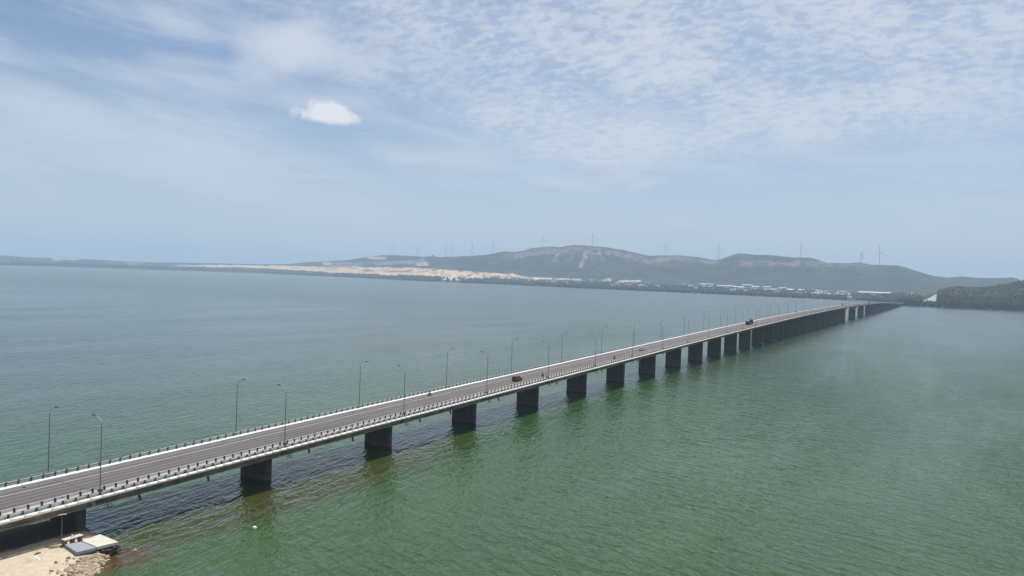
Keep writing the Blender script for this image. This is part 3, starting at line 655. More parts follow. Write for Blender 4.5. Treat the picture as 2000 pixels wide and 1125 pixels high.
# girders: five per ordinary span
gp = [(-0.45, 0), (-0.45, -0.25), (-0.12, -0.5), (-0.12, -1.3), (-0.38, -1.55), (-0.38, -1.85), (0.38, -1.85), (0.38, -1.55), (0.12, -1.3), (0.12, -0.5), (0.45, -0.25), (0.45, 0)]
def girder_mesh(L, outer):
    m = MB(); P = gp if not outer else [(-0.2, 0), (-0.2, -1.5), (-0.42, -1.62), (-0.42, -1.9), (0.38, -1.9), (0.38, -1.6), (0.15, -1.3), (0.15, 0)]
    m.prism(P, 'x', 0, L); return m.mesh('girder', M['girder'])
GM = {}
for a, b in zip(JOINTS[:-1], JOINTS[1:]):
    if a >= 1025-65-1 and b <= 1450+1 and a >= 959: continue
    L = round(b-a-0.5, 2)
    th = math.atan2(float(zr(b)-zr(a)), b-a)
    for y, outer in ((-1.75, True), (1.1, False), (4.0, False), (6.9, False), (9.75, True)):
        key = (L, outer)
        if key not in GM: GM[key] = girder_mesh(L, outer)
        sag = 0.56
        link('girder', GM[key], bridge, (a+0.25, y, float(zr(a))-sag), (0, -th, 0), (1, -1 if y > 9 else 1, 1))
    # end diaphragm / joint block at the pier
    z = float(zr(b))
for p in [q for q in PIERS if q <= 960 or q >= 1450]:
    z = float(zr(p)); link('crossbeam', GM.setdefault('cb', MB().box(-0.55, 0.55, -1.95, 9.95, -2.42, -0.58).mesh('crossbeam', M['concrete'])), bridge, (p, 0, z), (0, -slope(p), 0))
# haunched main spans
def box_girder():
    xs = np.concatenate([np.arange(960.6, 1449.5, 4.0), [1449.4]]); mp = [1025, 1145, 1265, 1385]
    def depth(x):
        d = min(abs(x-q) for q in mp); return 2.3+4.6*max(0, 1-d/46.0)**2
    V = []; F = []
    for x in xs:
        z = float(zr(x)); d = depth(x)
        V += [(x, -1.6, z-0.56), (x, -0.2, z-1.0), (x, 0.25, z-d), (x, 7.75, z-d), (x, 8.2, z-1.0), (x, 9.6, z-0.56)]
    for i in range(len(xs)-1):
        for j in range(6): a, b = i*6+j, i*6+(j+1) % 6; F.append((a, b, b+6, a+6))
    F += [tuple(range(6)), tuple((len(xs)-1)*6+j for j in range(6))]
    link('box_girder', MB().add(V, F).mesh('box_girder', M['girder']), bridge)
box_girder()
# wall piers with rounded noses
def wall_pier(half, y0, y1):
    pr = []; n = 6
    for i in range(n+1): a = math.pi+math.pi*i/n; pr.append((half*math.cos(a), y0+half*0.7+half*0.7*math.sin(a)))
    for i in range(n+1): a = math.pi*i/n; pr.append((half*math.cos(a), y1-half*0.7+half*0.7*math.sin(a)))
    return MB().prism(pr, 'z', 0, 1).mesh('pier', M['pier'])
PM = wall_pier(0.85, 0.0, 8.4); PM2 = wall_pier(1.9, -0.4, 9.0)
FT = MB().box(-1.15, 1.15, -0.3, 9.2, -2, 0.35).mesh('pier_footing', M['pier'], bevel=0.1)
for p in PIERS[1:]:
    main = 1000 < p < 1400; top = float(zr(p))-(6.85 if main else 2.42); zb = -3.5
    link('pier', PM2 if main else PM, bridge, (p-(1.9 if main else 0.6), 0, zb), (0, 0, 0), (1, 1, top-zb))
# dark recess boxes, cable loops and hanging drain pots under the near edge
JB = MB().box(-0.6, 0.6, -0.22, 0.22, -0.75, 0.35).mesh('joint_housing', M['steel_dark'])
DP = MB().tube([(0, 0, 0.9), (0, 0, 0.45)], 0.05, 5).tube([(0, 0, 0.45), (0, 0, 0.1)], 0.24, 7).tube([(0.16, 0, 0.02), (0.16, 0, -0.42)], [0.2, 0.26], 7).mesh('navigation_pot', M['steel_dark'])
lp = [(0.33*math.cos(t), 0, 0.33*math.sin(t)) for t in np.linspace(0, 6.28, 11)]
LM = MB().tube([(x-0.38, 0, z-0.1) for x, _, z in lp], 0.06, 5).tube([(x+0.38, 0, z-0.1) for x, _, z in lp], 0.06, 5).tube([(-0.1, 0, 0.25), (-0.1, 0, 1.1)], 0.05, 5).mesh('cable_loop', M['steel_dark'])
for i, p in enumerate([q for q in PIERS if 0 <= q <= 960]):
    link('joint_housing', JB, bridge, (p+0.95, -2.35, float(zr(p))-1.2), (0, -slope(p), 0))
    link('cable_loop', LM, bridge, (p+1.9, -2.9, float(zr(p+2))-2.6))
    for dx in (7.5, 21.5):
        if p+dx < 700: link('hanging_lamp_pot', DP, bridge, (p+dx, -2.9, float(zr(p+dx))-2.75))
# railing posts, brackets, pipe: nearest ones single, the rest joined
def post_shape(m, x, y, z, w=0.3, d=0.2, h=0.62): m.box(x-w/2, x+w/2, y-d/2, y+d/2, z, z+h)
mp = MB().box(-0.14, 0.17, -0.10, 0.10, 0, 0.55).box(-0.22, 0.12, -0.08, 0.08, 0.45, 0.74).mesh('railing_post', M['post'], bevel=0.02)
far_m, near_m, br_m, pipe_m, col_m = MB(), MB(), MB(), MB(), MB()
bk = MB().prism([(0.08, 0.20), (0.08, -0.62), (-0.36, -0.98), (-0.40, -0.90), (-0.17, -0.40), (-0.17, 0.20)], 'x', -0.13, 0.13).mesh('pipe_bracket', M['post'])
pm = MB().tube([(0.0, 0, 0), (2.0, 0, 0)], 0.30, 12, caps=True).mesh('pipe_section', M['pipe'], True)
cm = MB().tube([(-0.035, 0, 0), (0.035, 0, 0)], 0.325, 12).mesh('pipe_collar', M['collar'])
n_post = 0
for i in range(-20, 1225):
    x = 1.0+2*i; z = float(zr(x))
    for y, dz in ((-2.95, 0.12), (11.05, 0.26)):
        if -20 <= x < 280: link('railing_post', mp, bridge, (x+(0.15 if y < 0 else 0), y, z+dz), (0, 0, 0 if y < 0 else math.pi))
        elif x >= 280 and x < 1150 or x >= 1150: post_shape(near_m if y < 0 else far_m, x, y, z+dz, 0.26, 0.18, 0.6)
    xb = x-0.9
    zb = float(zr(xb))
    if -20 <= xb < 560: link('pipe_bracket', bk, bridge, (xb, -3.4, zb))
    elif xb >= 560: br_m.box(xb-0.1, xb+0.1, -3.5, -3.31, zb-0.6, zb+0.14)
    zp = zb-0.66
    if -20 <= xb < 560:
        link('pipe_section', pm, bridge, (xb, -3.72, zp), (0, -slope(xb), 0)); 
        if i % 2 == 0: link('pipe_collar', cm, bridge, (xb, -3.72, zp), (0, -slope(xb), 0))
    elif xb >= 560:
        pipe_m.tube([(xb, -3.72, zp), (xb+2, -3.72, float(zr(xb+2))-0.66)], 0.27, 6, caps=False)
link('railing_post_row', near_m.mesh('railing_post_row', M['post']), bridge, kind='stuff'); link('railing_post_row', far_m.mesh('railing_post_row', M['post']), bridge, kind='stuff')
link('bracket_row', br_m.mesh('bracket_row', M['post']), bridge, kind='stuff'); link('pipe_run', pipe_m.mesh('pipe_run', M['pipe'], True), bridge, kind='stuff')
def hexa(y, dz, r): return [(y+r*math.cos(math.pi*k/3), dz+r*math.sin(math.pi*k/3)) for k in range(6)]
sweep('rail', hexa(-2.95, 0.82, 0.06), M['rail'], -22, XB, 10); sweep('rail', hexa(-2.95, 0.48, 0.035), M['rail'], -22, XB, 10)
sweep('rail', hexa(11.05, 0.93, 0.06), M['rail'], -22, XB, 10); sweep('rail', hexa(11.05, 0.58, 0.035), M['rail'], -22, XB, 10)
sweep('rail', hexa(-3.52, 0.06, 0.05), M['rail'], -22, XB, 10)
# white notice plate on the first pier's nose
link('notice_plate', MB().box(-0.06, 0.0, 0.4, 1.2, 0, 1.0).mesh('notice_plate', M['white_wall']), bridge, (-0.03, 0, 2.6))

# ---- street lamps
ORD = ['first', 'second', 'third', 'fourth', 'fifth', 'sixth', 'seventh', 'eighth', 'ninth', 'tenth', 'eleventh', 'twelfth', 'thirteenth', 'fourteenth', 'fifteenth', 'sixteenth', 'seventeenth', 'eighteenth', 'nineteenth', 'twentieth']
pole_me = MB().tube([(0, 0, 0), (0, 0, 11.0)], [0.095, 0.055], 8).box(-0.2, 0.2, -0.2, 0.2, 0, 0.05).mesh('pole', M['galv'], False)
base_me = MB().box(-0.32, 0.32, -0.3, 0.3, -0.35, 0.35).mesh('lamp_base', M['steel_dark'], bevel=0.04)
M['arm'] = mat('lamp_arm', (0.42, 0.42, 0.40), 0.5)
arm_me = MB().tube([(0, 0, 11.0), (0, 0.12, 11.45), (0, 0.5, 11.85), (0, 1.1, 12.1), (0, 1.8, 12.22)], [0.07, 0.065, 0.06, 0.055, 0.05], 6).mesh('arm', M['arm'])
head_me = MB().prism([(1.65, 12.15), (1.65, 12.3), (2.0, 12.4), (2.45, 12.36), (2.5, 12.26), (2.4, 12.2)], 'x', -0.15, 0.15).mesh('lamp_head', M['lamp'])
lamp0 = None
for k in range(0, 62):
    for side in (0, 1):
        x = 40.0*k+(0.4, 0.1)[side]; y = (-2.98, 11.48)[side]; z = float(zr(x))+(0.12, 0.26)[side]
        w = ('near', 'far')[side]
        lab = ('%s street lamp from the left on the %s railing of the bridge' % (ORD[k], w)) if k < 20 else 'tiny distant street lamp on the %s railing towards the far bridge end' % w
        g = 'street lamps along the bridge railings'
        if lamp0 is None:
            lamp0 = empty('street_lamp', (x, y, z), lab, 'street lamp', g)
            for nm, me in (('pole', pole_me), ('arm', arm_me), ('lamp_head', head_me), ('lamp_base', base_me)): link(nm, me, lamp0)
        else:
            r = dup(lamp0, (x, y, z), (0, 0, math.pi*side), lab)
# ================================================================== LANDING
zg = 1.25
def poly_slab(name, pts, z0, z1, m, bev=0.03, **kw):
    return link(name, MB().prism(pts, 'z', z0, z1).mesh(name, m, bevel=bev), None, **kw)
poly_slab('landing_slab', [(-1.6, -6.4), (-2.0, -11.9), (-5.15, -11.35), (-4.9, -7.1)], 1.35, 1.8, M['slab'], label='pale square concrete landing slab at the water edge', cat='slab')
poly_slab('grey_slab', [(-7.1, -6.3), (-4.96, -7.1), (-5.2, -11.33), (-7.9, -10.8)], 1.22, 1.70, M['grey'], label='blue-grey flat concrete slab beside the pale landing', cat='slab')
def rubble_base():
    bm = bmesh.new(); r2 = random.Random(3)
    for i in range(90):
        t = r2.random(); 
        if t < 0.62: x = r2.uniform(-5.4, -1.7); y = -11.35-(x+5.2)*0.17+r2.uniform(-0.15, 0.35)
        else: y = r2.uniform(-11.6, -6.4); x = -1.75+r2.uniform(-0.3, 0.12)-(-6.4-y)*0.07
        s = r2.uniform(0.25, 0.5); mtx = Matrix.Translation((x, y, r2.uniform(0.0, 1.15))) @ Matrix.Rotation(r2.random()*6, 4, 'Z') @ Matrix.Diagonal((s, s*0.8, s*0.6, 1))
        g = bmesh.ops.create_icosphere(bm, subdivisions=1, radius=1, matrix=mtx)
        for v in g['verts']: v.co += Vector((r2.uniform(-.06, .06), r2.uniform(-.06, .06), r2.uniform(-.06, .06)))
    me = bpy.data.meshes.new('rubble_base'); bm.to_mesh(me); bm.free(); me.materials.append(M['rubble'])
    link('rubble_base', me, kind='stuff', label='dark wet rubble under the landing slab edge', cat='rubble')
rubble_base()
tb = empty('concrete_table', (-5.6, -5.7, zg), 'long pale concrete table on brick pillars beside the grey slab', 'table')
link('table_top', MB().box(-1.5, 1.5, -0.5, 0.5, 0.95, 1.06).mesh('table_top', M['slab'], bevel=0.02), tb, rot=(0, 0, 0.04))
pm_ = MB().box(-0.2, 0.2, -0.38, 0.38, 0, 0.948).mesh('pillar', M['brick'], bevel=0.02)
for x in (-1.2, 0.0, 1.2): link('pillar', pm_, tb, (x, 0, 0))
def lathe(name, prof, m, n=10):
    vs = [(r_*math.cos(2*math.pi*k/n), r_*math.sin(2*math.pi*k/n), z) for r_, z in prof for k in range(n)]
    fs = [(i*n+k, i*n+(k+1) % n, (i+1)*n+(k+1) % n, (i+1)*n+k) for i in range(len(prof)-1) for k in range(n)]
    fs += [tuple(range(n)), tuple((len(prof)-1)*n+k for k in range(n))]
    return MB().add(vs, fs).mesh(name, m)
link('jug', lathe('jug', [(0.10, 0), (0.14, 0.12), (0.12, 0.26), (0.06, 0.34), (0.07, 0.42)], M['white_paint']), None, (-5.65, -5.7, zg+1.062), label='small white jug standing on the concrete table', cat='jug')
link('bottle', lathe('bottle', [(0.07, 0), (0.08, 0.2), (0.03, 0.3), (0.03, 0.38)], M['pink_wall']), None, (-5.25, -5.6, zg+1.062), label='small pinkish bottle on the concrete table beside the white jug', cat='bottle')
tl = empty('solar_lamp', (-6.5, -4.35, zg), 'short T-shaped solar lamp on a thin pole beside the concrete table', 'lamp', rz=-0.6)
link('pole', MB().tube([(0, 0, 0), (0, 0, 4.5)], [0.07, 0.05], 8).mesh('pole', M['galv']), tl)
link('panel', MB().box(-0.6, 0.6, -0.22, 0.22, 4.5, 4.56).mesh('panel', M['grey']), tl, rot=(0, 0, 0))
for (x, y, a_, w_, lab) in [(-11.6, -6.9, 0.3, 0.3, 'scrap of white litter on the sand, upper one of two'), (-11.9, -8.0, 1.3, 0.22, 'scrap of white litter on the sand, lower one of two')]:
    link('litter', MB().add([(-w_, -0.1, 0), (w_, -0.16, 0.05), (w_*0.8, 0.16, 0.02), (-w_*0.7, 0.13, 0.07), (0, 0, 0.16)], [(0, 1, 4), (1, 2, 4), (2, 3, 4), (3, 0, 4), (3, 2, 1, 0)]).mesh('litter', M['white_paint']), None, (x, y, zg), (0, 0, a_), label=lab, cat='litter')
dw = MB(); r5 = random.Random(4)
for k in range(16):
    x = r5.uniform(-0.9, 0.9); y = r5.uniform(-0.25, 0.25); a_ = r5.uniform(-0.5, 0.5); dw.tube([(x, y, 0.05), (x+0.6*math.cos(a_), y+0.6*math.sin(a_), 0.1+r5.random()*0.2)], [0.05, 0.02], 4)
link('branches', dw.mesh('branches', M['brick']), None, (-8.0, -5.2, zg), (0, 0, -0.3), label='heap of dry reddish branches on the sand beside the thin lamp pole', cat='branches')
link('driftwood', MB().tube([(-0.5, 0, 0.08), (0, 0.1, 0.14), (0.5, 0, 0.1)], [0.07, 0.12, 0.05], 6).mesh('driftwood', M['rubble']), None, (-10.9, -5.9, zg), label='short dark piece of driftwood alone on the pale sand', cat='driftwood')
# boulders
RK = []
for s in range(6):
    bm = bmesh.new(); bmesh.ops.create_icosphere(bm, subdivisions=2, radius=1); r2 = random.Random(s+40)
    ph = [Vector((r2.uniform(-1, 1), r2.uniform(-1, 1), r2.uniform(-1, 1))).normalized() for _ in range(8)]
    for v in bm.verts:
        d = v.co.normalized(); k = 1.0
        for q in ph: k = min(k, 0.68/max(d.dot(q), 0.05)) if d.dot(q) > 0.6 else k
        v.co = Vector((d.x*k, d.y*k*0.85, d.z*k*0.6))
    me = bpy.data.meshes.new('rock'); bm.to_mesh(me); bm.free(); me.materials.append(M['rock']); RK.append(me)
r2 = random.Random(11); nr = 0
shore = [(-4.2, -12.2), (-6.8, -14.4), (-10.2, -17.6), (-13, -20.6)]
pile = MB()
for i in range(420):
    t = r2.random()*3; k = int(t); a, b = shore[k], shore[k+1]; u = t-k
    off = r2.gauss(1.1, 1.5)
    x = a[0]+(b[0]-a[0])*u - off*0.72; y = a[1]+(b[1]-a[1])*u + off*0.62
    s = r2.uniform(0.2, 0.55)*(1.25 if off < 1.4 else 0.75)
    z = 1.25*(1-math.exp(-max(off, 0)/1.8)) if off > 0 else off*0.42
    z += s*0.22
    if y > -11.6 and x > -8: continue
    if nr < 110 and s > 0.24 and z > -0.1:
        link('rock', RK[i % 6], None, (x, y, z), (r2.random(), r2.random(), r2.random()*6), (s, s, s), label='light brown broken rock in the heap on the shore below the slabs', cat='rock', group='rocks along the waterline'); nr += 1
    else:
        me = RK[i % 6]; R3 = Matrix.Rotation(r2.random()*6, 3, 'Z')
        pile.add([tuple(R3 @ (v.co*s*0.8) + Vector((x, y, z))) for v in me.vertices], [tuple(p.vertices) for p in me.polygons])
link('rubble', pile.mesh('rubble', M['rock']), kind='stuff', label='small loose stones between the shore rocks', cat='rubble')
link('rock', RK[2], None, (0.3, -12.7, 0.02), (0, 0, 1), (0.5, 0.4, 0.3), label='single dark rounded rock in the water just off the landing slab', cat='rock')
link('buoy', lathe('buoy', [(0.05, -0.2), (0.3, -0.1), (0.38, 0.1), (0.3, 0.3), (0.1, 0.4)], M['white_paint']), None, (18.0, -19.6, 0), label='small white float drifting on green water below the bridge', cat='float')

# ================================================================== VEHICLES
wheel_t = MB().tube([(0, -0.11, 0), (0, 0.11, 0)], 0.33, 14).mesh('tyre', M['tyre'])
wheel_r = MB().tube([(0, -0.115, 0), (0, 0.115, 0)], 0.19, 10).mesh('rim', M['rim'])
def make_car(name, paint, loc, rz, label, suv):
    L, H, W2 = (4.5, 1.65, 0.9) if suv else (4.4, 1.45, 0.87)
    root = empty(name, loc, label, 'car', rz=rz, ry=-slope(loc[0]))
    bel = 0.95 if suv else 0.86
    lower = [(-L/2, 0.35), (-L/2, 0.8), (-L/2+0.06, bel), (0.55, bel), (L/2-0.35, bel-0.12), (L/2, bel-0.3), (L/2, 0.35), (L/2-0.4, 0.24), (-L/2+0.4, 0.24)]
    link('body', MB().prism(lower, 'y', -W2, W2).mesh('body', paint, bevel=0.06), root)
    back = -L/2+0.12 if suv else -L/2+0.75
    up = [(back, bel-0.02), (back+0.28, H-0.05), (back+0.45, H), (0.2, H), (0.45, H-0.05), (1.15, bel-0.04)]
    def cab(scale, inset, m, nm):
        v = []; n = len(up)
        for s in (-1, 1):
            for (x, z) in up: v.append((x, s*(W2-0.03-inset-(z-bel)*0.28), z))
        return MB().add(v, [tuple(range(n)), tuple(range(n, 2*n))] + [(i, (i+1) % n, n+(i+1) % n, n+i) for i in range(n)]).mesh(nm, m)
    link('window', cab(1, 0, M['glass'], 'window'), root)
    rf = [(back+0.3, H-0.02), (0.42, H-0.02)]
    link('roof', MB().box(back+0.22, 0.4, -W2+0.24, W2-0.24, H-0.03, H+0.025).mesh('roof', paint, bevel=0.01), root)
    pl = MB()
    for s in (-1, 1):
        for (x0, x1) in ((back+0.02, back+0.3), (1.12, 0.42), (-0.35, -0.33)):
            pl.tube([(x0, s*(W2-0.04), bel-0.02), (x1, s*(W2-0.21), H-0.02)], 0.045, 5)
    link('pillar', pl.mesh('pillar', paint), root)
    for sx in (-1, 1):
        for sy in (-1, 1):
            w = link('wheel', wheel_t, root, (sx*L*0.3, sy*(W2-0.1), 0.33)); link('rim', wheel_r, w)
            link('headlight' if sx > 0 else 'tail_light', MB().box(-0.04, 0.04, -0.16, 0.16, -0.07, 0.07).mesh('light', M['lens_white'] if sx > 0 else M['lens_red']), root, (sx*(L/2+0.01), sy*(W2-0.24), 0.68 if sx > 0 else 0.82))
    link('bumper', MB().box(-L/2-0.05, -L/2+0.1, -W2+0.05, W2-0.05, 0.3, 0.5).mesh('bumper', M['black_paint'], bevel=0.02), root)
    return root
def on_road(x, y): return (x, y, float(zr(x))+0.002)
make_car('parked_car'.replace('parked_', 'moving_'), M['red_paint'], on_road(148.0, 2.2), 0, 'dark red hatchback car driving away along the bridge', True)
make_car('moving_car', M['white_paint'], on_road(267.0, 2.4), 0, 'white saloon car driving on the bridge beyond the red car', False)
def make_truck(loc):
    r = empty('truck', loc, 'dark truck with a long low body on the far half of the bridge', 'truck', ry=-slope(loc[0]))
    link('chassis', MB().box(-7.5, 6.5, -0.5, 0.5, 0.75, 1.05).mesh('chassis', M['steel_dark']), r)
    link('load_bed', MB().prism([(-7.6, 1.06), (-7.6, 2.55), (-6.8, 2.75), (-1.0, 2.65), (3.4, 2.45), (3.7, 2.3), (3.7, 1.06)], 'y', -1.22, 1.22).mesh('load_bed', M['cargo'], bevel=0.05), r)
    link('tarpaulin', MB().prism([(-6.6, 2.76), (-5.8, 3.0), (-1.5, 2.9), (-1.1, 2.66)], 'y', -1.0, 1.0).mesh('tarpaulin', mat('dusty_tarpaulin', (0.16, 0.13, 0.13), 0.9, 0.3, 1)), r)
    c = link('cab', MB().prism([(4.1, 0.7), (4.1, 3.3), (4.5, 3.55), (5.9, 3.5), (6.35, 2.2), (6.4, 0.7)], 'y', -1.2, 1.2).mesh('cab', M['black_paint'], bevel=0.05), r)
    link('windscreen', MB().prism([(5.98, 3.3), (6.33, 2.25), (6.36, 2.25), (6.03, 3.32)], 'y', -1.0, 1.0).mesh('windscreen', M['glass']), c)
    link('crane', MB().tube([(3.9, 0, 1.06), (3.9, 0, 3.6), (2.6, 0.2, 4.3), (4.9, 0.2, 4.5)], 0.16, 6).mesh('crane', M['cargo']), r)
    wt = MB().tube([(0, -0.2, 0), (0, 0.2, 0)], 0.5, 14).mesh('wheel', M['tyre'])
    for x in (-6.2, -5.0, -1.8, 5.2):
        for y in (-0.98, 0.98): link('wheel', wt, r, (x, y, 0.5))
make_truck(on_road(488.0, 3.2))

def person_mesh(cloth, leg):
    """seated rider: one continuous skinned body, hands on the grips"""
    J = {'pel': (-0.18, 0, 0.86, .17), 'chest': (-0.10, 0, 1.22, .19), 'neck': (-0.05, 0, 1.44, .07), 'head': (-0.02, 0, 1.60, .115), 'top': (-0.03, 0, 1.70, .09)}
    E = [('pel', 'chest'), ('chest', 'neck'), ('neck', 'head'), ('head', 'top')]
    for s, t in ((1, 'L'), (-1, 'R')):
        J['sh'+t] = (-0.08, 0.19*s, 1.37, .075); J['el'+t] = (0.12, 0.30*s, 1.15, .052); J['wr'+t] = (0.38, 0.30*s, 1.08, .036); J['ha'+t] = (0.46, 0.30*s, 1.07, .04)
        J['hp'+t] = (-0.15, 0.12*s, 0.84, .10); J['kn'+t] = (0.24, 0.17*s, 0.78, .075); J['an'+t] = (0.10, 0.16*s, 0.38, .05); J['to'+t] = (0.26, 0.16*s, 0.33, .045)
        E += [('chest', 'sh'+t), ('sh'+t, 'el'+t), ('el'+t, 'wr'+t), ('wr'+t, 'ha'+t), ('pel', 'hp'+t), ('hp'+t, 'kn'+t), ('kn'+t, 'an'+t), ('an'+t, 'to'+t)]
    ks = list(J); me = bpy.data.meshes.new('person'); me.from_pydata([J[k][:3] for k in ks], [(ks.index(a), ks.index(b)) for a, b in E], [])
    o = bpy.data.objects.new('tmp_person', me); COL.objects.link(o)
    o.modifiers.new('s', 'SKIN'); sv = me.skin_vertices[0].data
    for i, k in enumerate(ks): sv[i].radius = (J[k][3],)*2; sv[i].use_root = (k == 'pel')
    sb = o.modifiers.new('u', 'SUBSURF'); sb.levels = 1; sb.render_levels = 1
    dg = bpy.context.evaluated_depsgraph_get(); out = bpy.data.meshes.new_from_object(o.evaluated_get(dg))
    bpy.data.objects.remove(o); out.name = 'person'
    out.materials.clear()
    for q in (cloth, leg, M['skin']): out.materials.append(q)
    for p in out.polygons:
        c = p.center
        p.material_index = 2 if (c.z > 1.45 or c.x > 0.33 and c.z > 0.95) else (1 if c.z < 0.9 else 0); p.use_smooth = True
    return out
def helmet_mesh():
    return lathe('helmet', [(0.135, 1.58), (0.15, 1.66), (0.125, 1.76), (0.05, 1.81)], M['helmet'], 10)
PER = [person_mesh(M['cloth_red'], M['cloth_dark']), person_mesh(M['cloth_dark'], M['cloth_dark'])]
HEL = helmet_mesh()
bw = MB()
ring = [(0.26*math.cos(t), 0, 0.26*math.sin(t)) for t in np.linspace(0, 2*math.pi, 15)]
bw.tube(ring, 0.05, 6, caps=False); bw.tube([(-0.24, 0, 0), (0.24, 0, 0)], 0.015, 4); bw.tube([(0, 0, -0.24), (0, 0, 0.24)], 0.015, 4)
BW = bw.mesh('wheel', M['tyre'])
BB = MB().prism([(-0.75, 0.62), (-0.85, 0.80), (-0.1, 0.74), (0.05, 0.42), (0.38, 0.42), (0.5, 0.95), (0.6, 0.95), (0.52, 0.36), (0.05, 0.26), (-0.45, 0.34)], 'y', -0.11, 0.11).mesh('frame', M['black_paint'], bevel=0.02)
BS = MB().box(-0.78, -0.02, -0.12, 0.12, 0.745, 0.82).mesh('seat', M['tyre'], bevel=0.03)
BH = MB().tube([(0.46, -0.33, 1.03), (0.52, -0.12, 0.98), (0.52, 0.12, 0.98), (0.46, 0.33, 1.03)], 0.02, 5).tube([(0.50, 0, 0.98), (0.68, 0, 0.30)], 0.04, 5).mesh('handlebar', M['steel_dark'])
bike0 = None; per0 = [None, None]
for x, y, back_, who, lab in [
        (106.0, 7.6, True, 0, ('motorbike on the white lane line left of the red car', 'rider in maroon top on the motorbike left of the red car')),
        (159.6, -1.3, False, 1, ('motorbike close to the near railing beyond the red car', 'rider in dark clothes by the near railing beyond the red car')),
        (225.1, -0.9, False, 1, ('motorbike close to the near railing before the white car', 'rider in dark clothes near the railing before the white car')),
        (703.0, 8.2, True, 1, ('tiny motorbike in the far lane beyond the truck', 'tiny rider in the far lane beyond the truck')),
        (722.0, 2.4, False, 0, ('first of two tiny motorbikes side by side beyond the truck', 'rider on the first of two tiny motorbikes beyond the truck')),
        (748.0, -0.6, False, 1, ('second of two tiny motorbikes beyond the truck, nearer the railing', 'rider on the second of two tiny motorbikes beyond the truck')),
        (858.0, 8.4, True, 1, ('tiny motorbike on the rise before the main spans', 'tiny rider on the rise before the main spans')),
        (1048.0, 3.0, False, 1, ('far motorbike just past the first haunched pier', 'far rider just past the first haunched pier'))]:
    rot = (0, slope(x) if back_ else -slope(x), math.pi if back_ else 0); L = on_road(x, y)
    if bike0 is None:
        bike0 = empty('motorbike', L, lab[0], 'motorbike', 'motorbikes riding over the bridge'); bike0.rotation_euler = rot
        link('frame', BB, bike0); link('seat', BS, bike0); link('handlebar', BH, bike0)
        link('wheel', BW, bike0, (-0.6, 0, 0.30)); link('wheel', BW, bike0, (0.68, 0, 0.30))
    else: dup(bike0, L, rot, lab[0])
    if per0[who] is None:
        p = link('person', PER[who], None, L, rot, label=lab[1], cat='person', group='riders on the motorbikes'); link('helmet', HEL, p); per0[who] = p
    else: dup(per0[who], L, rot, lab[1])
def small_truck(x, y, paint, label, name='van', back_=False):
    r = empty(name, on_road(x, y), label, name.replace('_', ' '), rz=math.pi if back_ else 0)
    link('cargo_box', MB().box(-2.6, 1.1, -0.95, 0.95, 0.55, 2.5).mesh('cargo_box', paint, bevel=0.05), r)
    c = link('cab', MB().prism([(1.15, 0.45), (1.15, 2.1), (1.9, 2.1), (2.35, 1.3), (2.6, 1.2), (2.6, 0.45)], 'y', -0.9, 0.9).mesh('cab', paint, bevel=0.04), r)
    link('windscreen', MB().prism([(1.97, 2.04), (2.38, 1.34), (2.41, 1.36), (2.0, 2.06)], 'y', -0.75, 0.75).mesh('windscreen', M['glass']), c)
    for a in (-1.7, 1.7):
        for b in (-0.82, 0.82): link('wheel', wheel_t, r, (a, b, 0.33))
small_truck(1062.0, 8.0, M['red_paint'], 'dark red van crossing the main spans', back_=True)
small_truck(1375.0, 3.0, M['cargo'], 'tiny dark brown van near the crest of the bridge', 'van')
small_truck(1470.0, 7.6, M['grey_paint'], 'tiny silver van just beyond the crest of the bridge', 'van', True)

# ================================================================== FAR THINGS
def house(X, Y, w, d, h, roof, wall, label, name='shed', group=None, gable=True, turn=None, panes=0):
    p, r = on_land(X, Y, 70); dv = p-CAM; az = math.atan2(dv[1], dv[0])-math.pi/2
    rz = az+(random.uniform(-0.25, 0.25) if turn is None else turn)
    o = empty(name, (p[0], p[1], p[2]-0.8), label, name.replace('_', ' '), group, rz=rz)
    link('wall', MB().box(-w/2, w/2, -d/2, d/2, 0, h+0.8).mesh('wall', wall), o)
    rh = min(d*0.10, 3) if gable else 0.8; e = 0.5
    if gable: rm = MB().prism([(-d/2-e, h+0.83), (0, h+0.8+rh), (d/2+e, h+0.83)], 'x', -w/2-e, w/2+e)
    else: rm = MB().box(-w/2-e, w/2+e, -d/2-e, d/2+e, h+0.803, h+1.6)
    link('roof', rm.mesh('roof', roof), o)
    if panes:
        pm = MB().box(-1.1, 1.1, -0.05, 0.0, -0.9, 0.9).mesh('window', M['glass'])
        nx = max(2, int(w/7)); nz = max(1, int(h/4))
        for i in range(nx):
            for j in range(nz): link('window', pm, o, ((i+0.5)/nx*w-w/2, -d/2-0.01, 2.8+j*4))
    return o
G1 = 'white roofed sheds on the far plain'; r4 = random.Random(8)
